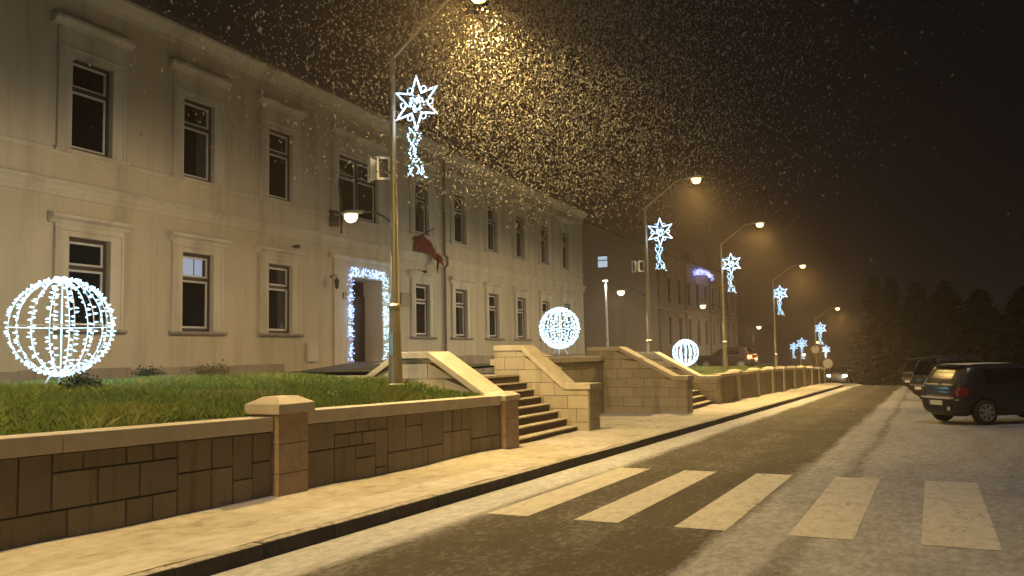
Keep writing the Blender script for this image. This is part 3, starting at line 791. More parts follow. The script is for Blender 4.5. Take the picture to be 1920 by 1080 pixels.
# dark ramp and landing to the door
rp = MB()
rp.hull8([(0.06, 20.6, .9), (1.75, 20.6, .9), (1.75, 24.0, .9), (0.06, 24.0, .9), (0.06, 20.6, 1.30), (1.75, 20.6, 1.30), (1.75, 24.0, 1.55), (.06, 24.0, 1.55)])
rp.box(0.06, 1.75, 24.004, 27.0, .9, 1.55)
rp.hull8([(1.76, 20.6, .9), (1.86, 20.6, .9), (1.86, 27.0, .9), (1.76, 27.0, .9), (1.76, 20.6, 1.34), (1.86, 20.6, 1.34), (1.86, 27.0, 1.62), (1.76, 27.0, 1.62)])
o = rp.build('door_ramp', 'ramp', bevel=.01); o.matrix_world = bld_m; tag(o, 'dark granite ramp rising along the facade to the lit doorway', 'ramp')

# flags on the facade
fl = empty('flag', on_wall(0, 28.35, 6.2), TH); fl.scale = (.9, .85, .85); tag(fl, 'limp red flag on a slanting pole right of the middle window', 'flag')
q = MB(); q.tube([(0, 0, 0), (.75, .55, .5)], .018); q.tube([(0, 0, -.05), (0, 0, .1)], .04); q.build('flagpole', 'frame', fl)
def cloth(pts_top, pts_bot, n=10, m=6, amp=.05):
    b = MB(); V = []
    for i in range(n + 1):
        u = i / n; T = lerp3(pts_top, u); Bt = lerp3(pts_bot, u)
        V.append([T.lerp(Bt, j / m) + Vector((amp * math.sin(u * 14 + j * .5), amp * .6 * math.sin(u * 9 + j), 0)) for j in range(m + 1)])
    for i in range(n):
        for j in range(m): b.face([V[i][j], V[i + 1][j], V[i + 1][j + 1], V[i][j + 1]])
    return b
def lerp3(pts, u):
    k = u * (len(pts) - 1); i = min(int(k), len(pts) - 2)
    return Vector(pts[i]).lerp(Vector(pts[i + 1]), k - i)
cl = cloth([(.05, .05, .06), (.35, .3, .27), (.42, .75, -.05), (.45, 1.15, -.35), (.48, 1.75, -.72)], [(.06, .0, -.55), (.3, .45, -.55), (.4, 1.05, -.72), (.44, 1.5, -.95), (.46, 2.05, -1.12)], amp=.05)
cl.build('flag_cloth', 'red_cloth', fl, smooth=True)
cl = cloth([(.47, 1.40, -.62), (.46, 1.5, -.95)], [(.46, 1.30, -1.25), (.45, 1.42, -1.55)], 4, 4, .03); cl.build('flag_tail', 'red_cloth', fl, smooth=True)
cl = cloth([(.53, .98, -.12), (.53, 1.12, -.28)], [(.53, 1.05, -.50), (.53, 1.17, -.60)], 3, 3, .015); cl.build('flag_emblem_edge', 'gold_cloth', fl, smooth=True)
fb = empty('flagpole', on_wall(0, 23.1, 6.3), TH); tag(fb, 'dark curved empty flagpole on a square wall bracket left of the middle window', 'flagpole')
q = MB(); q.box(.0, .14, -.18, .18, -.3, .22); q.build('bracket', 'frame', fb)
q = MB(); q.tube([(.12, .32, -.5), (.2, .22, -.1), (.3, .05, .5), (.34, -.1, 1.0), (.36, -.12, 1.3)], [.04, .045, .04, .035, .02], 8); q.build('furled_cloth', 'dark_cloth', fb)

# ------------------------------------------------------------------ street lamps
WARM = (1.0, 0.66, 0.20)
def make_lamp(power_hi=4600, power_lo=1450):
    root = empty('street_lamp')
    p = MB(); p.lathe([(.20, -.7), (.20, .0), (.135, .03), (.128, .3), (.10, 1.42)], n=16); p.lathe([(.075, 1.42), (.062, 3.5), (.048, 6.2)], n=14)
    p.box(-.05, .05, -.14, -.10, .55, .95)
    p.build('pole', 'pole', root, smooth=False)
    c = MB(); c.lathe([(.105, 1.40), (.12, 1.42), (.12, 1.46), (.08, 1.50)], n=16); c.build('collar', 'pole', root)
    a = MB(); a.tube([(0, 0, 6.12), (.03, 0, 6.19), (.55, 0, 6.585), (1.18, 0, 7.04), (1.32, 0, 7.08), (1.62, 0, 7.07)], [.034, .03, .028, .026, .025, .025], 8)
    a.tube([(0, 0, 6.1), (0, 0, 6.3)], .02, 6); a.build('arm', 'pole', root)
    def head(x, z, dirx, sc_):
        h = MB(); n = 12; rings = []
        prof = [(-.30, .03, .03), (-.24, .07, .05), (-.05, .12, .075), (.15, .14, .085), (.28, .10, .06), (.33, .03, .02)]
        k = len(h.v)
        for (u, wy, wz) in prof:
            for q in range(n):
                t = 2 * math.pi * q / n
                h.v.append((x + dirx * u * sc_, wy * sc_ * math.cos(t), z + .03 + wz * sc_ * (math.sin(t) if math.sin(t) > 0 else .35 * math.sin(t))))
        for i in range(len(prof) - 1):
            for q in range(n):
                r = (q + 1) % n; h.f.append((k + i * n + q, k + i * n + r, k + (i + 1) * n + r, k + (i + 1) * n + q)); h.t.append(.5)
        h.f.append(tuple(k + q for q in range(n))); h.f.append(tuple(k + (len(prof) - 1) * n + q for q in range(n))); h.t += [.5, .5]
        ho = h.build('lamp_head', 'housing', root, smooth=True)
        l_ = MB(); l_.lathe([(.03, -.17), (.09, -.145), (.13, -.08), (.14, .0)], (0, 0, 0), 14)
        l_.v = [(x + dirx * .07 * sc_ + a_ * 1.15 * sc_, b_ * 1.0 * sc_, z + c_ * sc_) for a_, b_, c_ in l_.v]
        l_.build('lens', 'sodium' if dirx > 0 else 'warm_white', ho, smooth=True)
    head(1.80, 7.05, 1, 1.05)
    for tilt in (38, -38): lamp_light(root, (1.87, 0, 6.83), power_hi, WARM, .16, 118, 1.0, rot=(R(tilt), 0, 0))   # a road luminaire throws its light along the street
    lo = MB(); lo.tube([(-.05, 0, 3.02), (-.25, 0, 3.16), (-.45, 0, 3.27), (-.72, 0, 3.28)], .022, 8); lo.build('lower_arm', 'bracket', root)
    head(-.93, 3.25, -1, .85)
    lamp_light(root, (-.97, 0, 3.12), power_lo, (1.0, .79, .50), .10, 179, .25, rot=(0, R(30), 0))
    return root
lamp0 = make_lamp()
G_L = 'street lamps along the raised lawn'
LAMPS = [(-8.9, 13.27, 1.22, 1.0, 'nearest tall street lamp, at the lawn edge left of the near stairs'),
         (-9.85, 32.3, .54, 1.105, 'second street lamp, behind the farther stairway parapet'),
         (-8.9, 41.5, .66, 1.0, 'third street lamp, on the dim lawn right of the smallest light globe'),
         (-8.9, 56.5, -.08, 1.0, 'fourth street lamp, far along the pillared wall'),
         (-8.75, 76.5, -2.0, 1.0, 'fifth street lamp, small in the snowy haze before the round road signs'),
         (-13.6, 104, -4.6, 1.0, 'tiny last street lamp where the road bends away, beside two blurred stars'),
         (-8.9, -1.9, 1.3, 1.0, 'street lamp standing behind the wall next to the viewer, out of the picture')]
lamps = []
for i, (x, y, z, sc_, lab) in enumerate(LAMPS):
    o = lamp0 if i == 0 else copy_tree(lamp0)
    o.location = (x, y, z); o.scale = (sc_,) * 3; tag(o, lab, 'street lamp', G_L); lamps.append(o)

# star decorations
def make_star():
    root = empty('star_light')
    fr = MB()   # local origin: centre of the star; star lies in the x-z plane
    fr.tube([(-.50, 0, .25), (-.50, 0, -1.35)], .013, 6); fr.tube([(-.50, 0, .28), (-.30, 0, .33), (-.05, 0, .33)], .010, 6); fr.tube([(-.50, 0, -.92), (-.1, 0, -.85)], .008, 6)
    fr.tube([(-.50, 0, .2), (-.52, 0, .2)], .02, 6)
    fr.build('bracket', 'bracket', root)
    pts = []
    for k in range(12):
        a = math.pi / 2 + k * math.pi / 6; r = (.52 if k % 2 == 0 else .21)
        pts.append((r * math.cos(a) * 1.0, 0, r * math.sin(a)))
    dense = []
    for k in range(12):
        A, B = Vector(pts[k]), Vector(pts[(k + 1) % 12])
        for q in range(4): dense.append(A.lerp(B, q / 4))
    st = MB(); st.tube(dense, .017, 6, closed=True); st.build('star_outline', 'led_rope', root)
    for k in range(6):      # small loops between the points
        lp = MB()
        a = math.pi / 2 + math.pi / 6 + k * math.pi / 3; cx, cz = .30 * math.cos(a), .30 * math.sin(a)
        lp.tube([(cx + .055 * math.cos(t * math.pi / 4), .005, cz + .055 * math.sin(t * math.pi / 4)) for t in range(8)], .010, 5, closed=True); lp.build('loop_tube', 'led_rope', root)
    ct = MB()
    for k in range(64):
        r = .17 * math.sqrt(rng.random()); a = rng.uniform(0, 6.283)
        ct.bulb((r * math.cos(a), rng.uniform(-.03, .03), r * math.sin(a)), (rng.uniform(-1, 1), rng.uniform(-1, 1), rng.uniform(-1, 1)), .026, .016)
    ct.build('star_centre', 'led', root)
    tl = MB()
    def wave(off, sgn, n, z0, z1, width):
        out = []
        for k in range(n):
            u = k / (n - 1); z = z0 + (z1 - z0) * u
            out.append((off + sgn * width * math.sin(u * 9.0) + .10 * (u - .4) * (1 if sgn > 0 else .4), 0, z))
        return out
    for (off, sgn) in ((-.10, 1), (-.10, -1), (.0, 1)):
        path = wave(off, sgn, 46, -.46, -1.36, .075)
        for p_ in path:
            tl.bulb((p_[0] + rng.gauss(0, .016), rng.gauss(0, .014), p_[2] + rng.gauss(0, .012)), (rng.uniform(-1, 1), rng.uniform(-1, 1), rng.uniform(-1, 1)), .021, .013)
    for k in range(10):
        u = k / 9; tl.bulb((.03 + .15 * u + rng.gauss(0, .012), 0, -1.26 - .17 * u + rng.gauss(0, .012)), (1, 0, rng.uniform(-1, 1)), .021, .013)
        tl.bulb((-.1 - .09 * u + rng.gauss(0, .012), 0, -1.20 - .13 * u + rng.gauss(0, .012)), (1, 0, rng.uniform(-1, 1)), .021, .013)
    tl.build('star_tail', 'led', root)
    d = lamp_light(root, (-.05, -.12, -.2), 26, (.55, .78, 1.0), .35)
    return root
star0 = make_star()
G_S = 'shooting star lights hung on the street lamps'
STARS = [(-8.38, 13.27, 6.44, 1.0, 'largest shooting star light, on the nearest street lamp'),
         (-9.27, 32.3, 6.38, 1.07, 'shooting star light on the second street lamp, left of the blue garland'),
         (-8.45, 41.5, 5.88, 1.0, 'shooting star light on the third street lamp, right of the blue garland'),
         (-8.48, 56.5, 5.28, 1.0, 'shooting star light on the fourth street lamp, above the pillared wall'),
         (-8.30, 76.5, 3.4, 1.0, 'small shooting star light on the fifth street lamp, near the road signs'),
         (-13.4, 104, 2.3, 1.3, 'blurred far star light where the road bends, right of a fainter one'),
         (-14.6, 106, 1.95, 1.0, 'faintest far star light, left end of the row'),
         (-11.2, 108, 1.55, 1.0, 'tiny far star light below the star on the fifth lamp')]
for i, (x, y, z, sc_, lab) in enumerate(STARS):
    o = star0 if i == 0 else copy_tree(star0)
    o.location = (x, y, z); o.scale = (sc_,) * 3; tag(o, lab, 'star light', G_S)

# horn loudspeakers on the first two lamp posts
def make_horns():
    root = empty('loudspeaker')
    b = MB(); b.tube([(0, 0, 0), (-.2, .2, 0), (-.46, .22, .0)], .016, 8); b.tube([(0, 0, -.08), (-.05, 0, -.08)], .03, 8); b.build('bracket', 'bracket', root)
    for (cx, ang) in ((-.15, R(38)), (-.42, R(-42))):
        rot = Matrix.Translation((cx, -.03, 0)) @ Matrix.Rotation(ang, 4, 'Z')
        h = MB(); prof = [(-.02, .105, .19), (.04, .105, .19), (.10, .08, .15), (.2, .05, .08), (.30, .05, .05), (.36, .06, .06)]
        k = len(h.v)
        for (yy, wx, wz) in prof:
            for (a, c) in ((-1, -1), (1, -1), (1, 1), (-1, 1)): h.v.append(tuple(rot @ Vector((a * wx, yy, c * wz))))
        for i in range(len(prof) - 1):
            for q in range(4): h.f.append((k + i * 4 + q, k + i * 4 + (q + 1) % 4, k + i * 4 + 4 + (q + 1) % 4, k + i * 4 + 4 + q)); h.t.append(.5)
        h.f.append((k + 20, k + 21, k + 22, k + 23)); h.t.append(.5)
        # rim and throat
        ho = h.build('horn', 'horn', root)
        rm = MB()
        for (a0, a1, c0, c1) in ((-.125, .125, .175, .22), (-.125, .125, -.22, -.175), (-.125, -.085, -.175, .175), (.085, .125, -.175, .175)):
            rm.hull8([tuple(rot @ Vector(p)) for p in ((a0, -.05, c0), (a1, -.05, c0), (a1, -.021, c0), (a0, -.021, c0), (a0, -.05, c1), (a1, -.05, c1), (a1, -.021, c1), (a0, -.021, c1))])
        rm.build('rim', 'horn', ho)
        th = MB(); th.face([tuple(rot @ Vector(p)) for p in ((-.1, -.0215, -.17), (.1, -.0215, -.17), (.1, -.0215, .17), (-.1, -.0215, .17))])
        th.build('throat', 'horn_dark', ho)
    return root
h0 = make_horns(); h0.location = (-8.96, 13.27, 5.28); tag(h0, 'pair of white horn loudspeakers on the nearest lamp post', 'loudspeaker', 'horn loudspeakers on lamp posts')
h1 = copy_tree(h0); h1.location = (-9.92, 32.3, 5.08); h1['label'] = 'pair of white horn loudspeakers on the second lamp post'

# ------------------------------------------------------------------ light globes
def make_globe(bl=.039, bw=.019, n=8):
    root = empty('light_globe'); r = .73
    fr = MB()
    for k in range(n):
        a = math.pi * k / n
        fr.tube([(r * math.sin(t) * math.cos(a), r * math.sin(t) * math.sin(a), r * math.cos(t)) for t in [2 * math.pi * q / 40 for q in range(40)]], .0085, 5, closed=True)
    fr.tube([(r * math.cos(2 * math.pi * q / 48), r * math.sin(2 * math.pi * q / 48), 0) for q in range(48)], .0085, 5, closed=True)
    fr.build('hoop_frame', 'white_metal', root)
    st = MB()
    for a in (.5, 2.6, 4.7): st.tube([(.14 * math.cos(a), .14 * math.sin(a), -.70), (.32 * math.cos(a), .32 * math.sin(a), -.99)], .016, 6)
    st.tube([(0, 0, -.73), (0, 0, .73)], .014, 6)
    st.build('stand', 'white_metal', root)
    ld = MB()
    for k in range(2 * n):
        a = math.pi * k / n + 1e-3
        for q in range(33):
            t = math.pi * (q + .5 + rng.uniform(-.45, .45)) / 33
            p = Vector((r * math.sin(t) * math.cos(a), r * math.sin(t) * math.sin(a), r * math.cos(t)))
            side = Vector((-math.sin(a), math.cos(a), 0)) * rng.choice((-1, 1))
            d = (side * 1.0 + p.normalized() * rng.uniform(.1, .9) + Vector((0, 0, rng.uniform(-.3, .3)))).normalized()
            ld.bulb(p + d * .034, d, bl, bw)
    ld.build('led_string', 'led', root)
    lamp_light(root, (0, 0, 0), 140, (.42, .80, 1.0), .62)
    return root
globe0 = make_globe(); globe1 = make_globe(.062, .030, 8); G_G = 'globes of light on the lawn'
for i, (x, y, z, sc_, lab) in enumerate([(-12.0, 8.76, 2.30, 1.0, 'largest wire globe of white lights, on the near lawn at left'),
                                         (-12.0, 28.45, 2.64, 0.96, 'middle globe of white lights, above the near stairs parapet'),
                                         (-12.0, 46.0, 1.63, 0.93, 'smallest globe of white lights, beyond the farther stairs')]):
    o = (globe0, globe1)[i] if i < 2 else copy_tree(globe1)
    o.location = (x, y, z); o.scale = (sc_,) * 3; o.rotation_euler = (0, 0, .3 * i); tag(o, lab, 'light globe', G_G)

# garlands
def garland(name, runs, m, label, per=120, wid=.17, matrix=None):
    g = MB()
    for (A, B) in runs:
        A, B = Vector(A), Vector(B); L = (B - A).length; d = (B - A).normalized()
        side = d.cross(Vector((1, 0, 0))).normalized()
        n = int(L * per)
        for k in range(n):
            u = rng.random()
            c = A.lerp(B, u) + side * (wid * (rng.uniform(-1, 1) ** 1)) + Vector((rng.uniform(.0, .09), 0, 0))
            if math.sin(u * L * 7.0 + side.z * 2) * math.sin(u * L * 17.0) > .55: continue
            g.bulb(c, (rng.uniform(-1, 1), rng.uniform(-1, 1), rng.uniform(-1, 1)), .028, .016)
    return g
dg = empty('door_garland', (0, 0, 0)); dg.matrix_world = bld_m
tag(dg, 'blue and white light garland framing the dark entrance door', 'garland')
garland('g', [((.07, 23.98, 1.6), (.07, 23.98, 4.55))], None, None, 62, .15).build('garland_strip', 'led_blue', dg)
garland('g', [((.07, 26.18, 1.6), (.07, 26.18, 4.55))], None, None, 74, .21).build('garland_strip', 'led', dg)
garland('g', [((.07, 23.9, 4.60), (.07, 26.3, 4.60))], None, None, 62, .15).build('garland_strip', 'led_blue', dg)
garland('g', [((.07, 24.1, 4.60), (.07, 26.3, 4.60))], None, None, 26, .14).build('garland_strip', 'led', dg)
garland('g', [((.07, 23.98, 1.6), (.07, 23.98, 4.55))], None, None, 14, .13).build('garland_strip', 'led', dg)
lamp_light(dg, (.35, 24.0, 3.2), 5, (.35, .5, 1.0), .5); lamp_light(dg, (.35, 26.2, 3.2), 12, (.6, .75, 1.0), .5)

# ------------------------------------------------------------------ buildings beyond
gb = empty('gabled_building', (-18.2, 62, 0)); tag(gb, 'dim grey gabled building beyond the long facade, one small window lit', 'building')
zb0 = -1.0
w = MB(); hs = [(-4.72, -3.78, 8.2, 9.2)]
ff = [(2.9 + 3.0 * k, 2.9 + 3.0 * k + 1.2, z0, z1) for k in range(9) for (z0, z1) in ((2.2, 4.4), (5.5, 7.5))]
wall_with_holes(w, 0, 29.5, zb0, 9.3, ff, 0.0, .2)
w2 = MB(); wall_with_holes(w2, -16, 0, zb0, 9.3, hs, 0, .2)
for q, t in zip(w2.f, w2.t):
    w.face([(w2.v[i][1], -w2.v[i][0], w2.v[i][2]) for i in q])
w.face([(0, 0, 9.3), (-8, 0, 13.0), (-16, 0, 9.3)])
w.face([(0, 29.5, zb0), (0, 29.5, 9.3), (-16, 29.5, 9.3), (-16, 29.5, zb0)]); w.face([(-16, 0, zb0), (-16, 29.5, zb0), (-16, 29.5, 9.3), (-16, 0, 9.3)])
w.build('wall', 'grey_wall', gb, recalc=False)
r_ = MB(); r_.face([(.4, -.3, 9.15), (.4, 29.8, 9.15), (-8, 29.8, 13.2), (-8, -.3, 13.2)]); r_.face([(-16.4, -.3, 9.15), (-16.4, 29.8, 9.15), (-8, 29.8, 13.2), (-8, -.3, 13.2)]); r_.build('roof', 'roof', gb, recalc=False)
c = MB(); c.box(.002, .28, -.02, 29.6, 8.85, 9.1); c.build('cornice', 'grey_trim', gb)
c = MB(); c.box(.002, .12, -.02, 29.6, 4.9, 5.1); c.build('string_course', 'grey_trim', gb)
wn = None
for (a, b, z0, z1) in ff:
    if wn is None:
        q = MB(); q.box(-.17, -.13, 0, .1, 0, 2.2); q.box(-.17, -.13, 1.1, 1.2, 0, 2.2); q.box(-.17, -.13, .1, 1.1, 2.1, 2.2); q.box(-.17, -.13, .1, 1.1, 0, .08); q.box(-.17, -.13, .1, 1.1, 1.4, 1.5)
        wn = q.build('window', 'frame', gb); q = MB(); q.face([(-.15, .05, .05), (-.15, 1.15, .05), (-.15, 1.15, 2.15), (-.15, .05, 2.15)]); q.build('pane', 'dark_pane', wn)
        q = MB(); q.box(.002, .05, -.18, 0, -.1, 2.3); q.box(.002, .05, 1.2, 1.38, -.1, 2.3); q.box(.002, .09, -.18, 1.38, 2.3, 2.45); q.box(.002, .10, -.2, 1.4, -.2, -.1); q.build('surround', 'grey_trim', wn)
        o = wn
    else: o = copy_tree(wn, gb)
    o.location = (0, a, z0); o.scale = (1, 1, (z1 - z0) / 2.2)
q = MB(); q.box(-4.72, -3.78, .15, .18, 8.2, 9.2); lw = q.build('lit_window', 'room_light', gb)
q = MB(); q.box(-4.72, -4.65, .06, .14, 8.2, 9.2); q.box(-3.85, -3.78, .06, .14, 8.2, 9.2); q.box(-4.65, -3.85, .06, .14, 9.12, 9.2); q.box(-4.65, -3.85, .06, .14, 8.2, 8.27); q.box(-4.65, -3.85, .08, .12, 8.78, 8.85); q.build('window_frame', 'frame', lw)
for y_ in (0.3, 8.2, 16.8, 24.5):
    q = MB(); q.tube([(.08, y_, 9.0), (.08, y_, -.5)], .06, 8); q.build('downpipe', 'pipe', gb)
# roof gable over the street front
q = MB(); q.prism([(9.6, 9.12), (17.2, 9.12), (17.2, 9.9), (13.4, 11.4), (9.6, 9.9)], 'x', -.6, .1); q.build('roof_gable', 'roof', gb)
bg_ = empty('garland', (-18.2, 62, 0)); tag(bg_, 'violet blue light garland across the upper front of the gabled building', 'garland')
g = MB()
for k in range(170):
    u = rng.random(); yy = 9.9 + 7.0 * u
    zz = 8.35 + .28 * math.sin(u * math.pi) + rng.uniform(-.26, .26) * (.5 + .5 * abs(math.sin(u * 15)))
    g.bulb((.32 + rng.uniform(0, .25), yy, zz), (rng.uniform(-1, 1), rng.uniform(-1, 1), rng.uniform(-1, 1)), .07, .042)
g.build('light_string', 'led_violet', bg_)
lamp_light(bg_, (.9, 13.4, 8.4), 30, (.25, .3, 1.0), .6)

# cool white post lamp behind
pl_ = empty('post_lamp', (-18.62, 52, .3)); tag(pl_, 'slim post lamp with one small white head before the gabled building', 'street lamp')
q = MB(); q.lathe([(.09, -.2), (.085, 2), (.06, 6.05)], n=10); q.build('pole', 'white_metal', pl_)
q = MB(); q.box(-.18, .18, -.32, .16, 6.05, 6.16); hd = q.build('lamp_head', 'housing', pl_, bevel=.03)
q = MB(); q.lathe([(.15, 5.97), (.17, 6.045)], (0, -.1, 0), 14); q.build('lens', 'cool_white', hd)
lamp_light(pl_, (0, -.3, 5.9), 260, (1, .9, .7), .15, 160, .5)

# ------------------------------------------------------------------ cars
def make_car(paint='navy_paint', rear='car_glass', tail='tail', head='reverse', high=1.0, name='parked_car', snow=True):
    """local x forward (rear bumper at x=0), y left, z up"""
    root = empty(name); N = 64
    # horizontal slices: z, x rear, x front, half width, corner exponent
    SL = [(.24, .16, 4.10, .74, 5), (.34, .05, 4.22, .84, 6), (.46, .02, 4.27, .87, 6), (.62, .00, 4.28, .885, 6), (.72, .02, 4.26, .885, 6),
          (.74, .05, 4.24, .885, 6), (.90, .06, 4.20, .885, 6), (1.0, .07, 4.05, .875, 6), (1.03, .08, 3.20, .865, 6.5), (1.06, .10, 3.10, .85, 6.5),
          (1.20, .19, 2.86, .815, 6.5), (1.36, .30, 2.60, .77, 6.5), (1.48, .38, 2.38, .725, 6), (1.55, .44, 2.2, .67, 5), (1.585, .62, 2.0, .55, 4), (1.60, .9, 1.75, .32, 3)]
    def P(sl, k, off=0.0):
        z, a, b, w_, e = sl; t = 2 * math.pi * k / N; c, s_ = math.cos(t), math.sin(t)
        xx = math.copysign(abs(c) ** (2 / e), c); yy = math.copysign(abs(s_) ** (2 / e), s_)
        m_ = (a + b) / 2; return Vector((m_ + ((b - a) / 2 + off) * xx, (w_ + off) * yy, z if z < 1.1 else .0 + 1.06 + (z - 1.06) * high))
    b = MB()
    for sl in SL: b.v += [tuple(P(sl, k)) for k in range(N)]
    for i in range(len(SL) - 1):
        for k in range(N):
            j = (k + 1) % N; b.f.append((i * N + k, i * N + j, (i + 1) * N + j, (i + 1) * N + k)); b.t.append(.5)
    b.f.append(tuple(range(N - 1, -1, -1))); b.f.append(tuple((len(SL) - 1) * N + k for k in range(N))); b.t += [.5, .5]
    body = b.build('body', paint, root, smooth=True)
    # wheel arches cut out of the body
    cut = MB()
    for x in (.80, 3.42): cut.lathe([(.385, -1.2), (.385, 1.2)], (x, 0, .34), 28, axis='y')
    co = cut.build('cut', 'plastic'); md = body.modifiers.new('arch', 'BOOLEAN'); md.operation = 'DIFFERENCE'; md.object = co; md.solver = 'EXACT'
    dg_ = bpy.context.evaluated_depsgraph_get(); me = bpy.data.meshes.new_from_object(body.evaluated_get(dg_)); body.modifiers.clear(); body.data = me
    bpy.data.objects.remove(co)
    for p in me.polygons: p.use_smooth = abs(p.normal.z) < .98
    uw = MB(); uw.box(.3, 4.0, -.62, .62, .26, .7); uw.build('underbody', 'plastic', root)
    def interp(z):
        for s0, s1 in zip(SL, SL[1:]):
            if s0[0] <= z <= s1[0]:
                u = (z - s0[0]) / (s1[0] - s0[0]); return tuple(s0[i] + (s1[i] - s0[i]) * u for i in range(5))
    def patch(z0, z1, test, off, nz=4):
        q = MB(); zs = frange(z0, z1, nz)
        for za, zb_ in zip(zs, zs[1:]):
            A, B = interp(za), interp(zb_)
            for k in range(N):
                c = (P(A, k) + P(B, k + 1)) / 2
                if test(c, (k + .5) / N * 360): q.face([P(A, k, off), P(A, k + 1, off), P(B, k + 1, off), P(B, k, off)])
        return q
    patch(1.09, 1.47, lambda c, a: c.x < .62 and abs(c.y) < .68, .006).build('rear_window', rear, root, smooth=True)
    for sgn in (1, -1):
        patch(1.09, 1.46, lambda c, a: c.y * sgn > .6 and .85 < c.x < 1.50, .006).build('side_window', 'car_glass', root)
        patch(1.09, 1.46, lambda c, a: c.y * sgn > .6 and 1.55 < c.x < 2.55, .006).build('side_window', 'car_glass', root)
        q = patch(.76, 1.0, lambda c, a: c.x < .34 and c.y * sgn > .55, .008); tl = q.build('tail_light', tail, root, smooth=True)
        q = patch(.74, .86, lambda c, a: c.x < .20 and c.y * sgn > .78, .013, 3); q.build('reflector', 'reverse', tl)
        q = patch(.70, .86, lambda c, a: c.x > 3.95 and c.y * sgn > .52, .008); q.build('headlight', head, root, smooth=True)
        m_ = MB(); m_.hull8([(2.62, sgn * .86, 1.06), (2.82, sgn * .86, 1.06), (2.80, sgn * 1.04, 1.08), (2.66, sgn * 1.04, 1.08), (2.62, sgn * .86, 1.2), (2.82, sgn * .86, 1.2), (2.80, sgn * 1.04, 1.22), (2.66, sgn * 1.04, 1.22)])
        m_.build('mirror', paint, root, bevel=.02)
        dh = MB(); dh.box(1.62, 1.80, sgn * .888 - .012, sgn * .888 + .012, .93, .96); dh.build('door_handle', 'plastic', root)
    patch(1.07, 1.46, lambda c, a: c.x > 2.3 and abs(c.y) < .70, .006).build('windscreen', 'car_glass', root, smooth=True)
    bp = patch(.30, .66, lambda c, a: c.x < .36, .012); bp.build('rear_bumper', 'plastic', root, smooth=True)
    bp = patch(.30, .62, lambda c, a: c.x > 3.95, .012); bp.build('front_bumper', 'plastic', root, smooth=True)
    q = MB(); q.tube([(.035, -.66, .715), (.0, -.5, .705), (-.008, 0, .70), (.0, .5, .705), (.035, .66, .715)], .022, 6); q.build('chrome_strip', 'chrome', root)
    q = MB(); q.box(-.035, -.014, -.26, .26, .52, .64); pt = q.build('number_plate', 'plate', root); q = MB(); q.box(-.040, -.036, .205, .258, .523, .637); q.build('plate_band', 'plate_blue', pt)
    q = MB(); q.lathe([(.055, -.03), (.055, -.012)], (0, -.50, .44), 14, axis='x'); q.build('fog_lamp', 'reverse', root)
    q = MB(); q.tube([(.085, .0, 1.085), (.15, -.12, 1.15), (.155, -.42, 1.13)], .012, 5); q.build('wiper', 'plastic', root)
    q = MB(); q.hull8([(.32, -.55, 1.06 + .46 * high), (.52, -.6, 1.06 + .48 * high), (.52, .6, 1.06 + .48 * high), (.32, .55, 1.06 + .46 * high), (.30, -.55, 1.06 + .49 * high), (.55, -.6, 1.06 + .52 * high), (.55, .6, 1.06 + .52 * high), (.30, .55, 1.06 + .49 * high)]); q.build('roof_spoiler', paint, root, bevel=.01)
    if snow:
        q = MB(); zz = lambda u: 1.06 + u * high
        rows = [(.56, .58, .525), (.75, .60, .545), (1.2, .52, .551), (1.7, .50, .551), (2.0, .45, .545)]
        for (xa, wa, za), (xb, wb, zb_) in zip(rows, rows[1:]):
            ny = 8
            for j in range(ny):
                y0_, y1_ = -1 + 2 * j / ny, -1 + 2 * (j + 1) / ny
                q.face([(xa, y0_ * wa, zz(za) - .012 * y0_ ** 2), (xb, y0_ * wb, zz(zb_) - .012 * y0_ ** 2), (xb, y1_ * wb, zz(zb_) - .012 * y1_ ** 2), (xa, y1_ * wa, zz(za) - .012 * y1_ ** 2)])
        q.build('roof_snow', 'snow_thin', root, smooth=True)
    for x in (.80, 3.42):
        for sgn in (1, -1):
            t_ = MB(); t_.lathe([(.20, -.1), (.30, -.105), (.335, -.07), (.338, .0), (.335, .07), (.30, .105), (.20, .1)], (x, sgn * .79, .338), 28, axis='y')
            wh = t_.build('wheel', 'tyre', root, smooth=True)
            r2 = MB(); yo = sgn * .885
            for k in range(7):
                a = 2 * math.pi * k / 7; da = .17
                pts = [(.05, -.03), (.05, .03), (.205, .045), (.205, -.045)]
                ring = []
                for yy in (yo - sgn * .03, yo + sgn * .012):
                    for (rr, dd) in pts: ring.append((x + rr * math.cos(a) - dd * math.sin(a), yy, .338 + rr * math.sin(a) + dd * math.cos(a)))
                r2.hull8(ring)
            n = 28
            r2.tube([(x + .212 * math.cos(2 * math.pi * q / n), yo, .338 + .212 * math.sin(2 * math.pi * q / n)) for q in range(n)], .016, 6, closed=True)
            r2.lathe([(.055, -.02), (.05, .02)], (x, yo, .338), 14, axis='y'); r2.build('rim', 'alloy', wh)
    return root
def place(car, x, y, z, heading): car.location = (x, y, z); car.rotation_euler = (0, 0, heading)
G_C = 'cars parked along the right of the street'
hd0 = math.atan2(.6, .8)
car1 = make_car('navy_paint', 'rear_glass'); tag(car1, 'dark estate car with a white number plate, parked at an angle, nearest on the right', 'car', G_C)
place(car1, .7 - .8 * .8, 26.2 - .8 * .6, road_z(26.2), hd0)
car2 = make_car('black_paint', high=1.55, snow=False); tag(car2, 'tall black car half hidden behind the nearest parked car', 'car', G_C)
place(car2, -.55, 39.6, road_z(41), hd0 - .1)
car3 = copy_tree(car2); place(car3, -1.25, 52.5, road_z(54), hd0 - .1); car3['label'] = 'farthest black parked car, at the left end of the parked row'
car4 = make_car('red_paint', tail='tail_lit', name='car', snow=False); tag(car4, 'dim car with a glowing red tail light beyond the far lawn', 'car')
place(car4, -11.2, 62.3, .33, R(172))
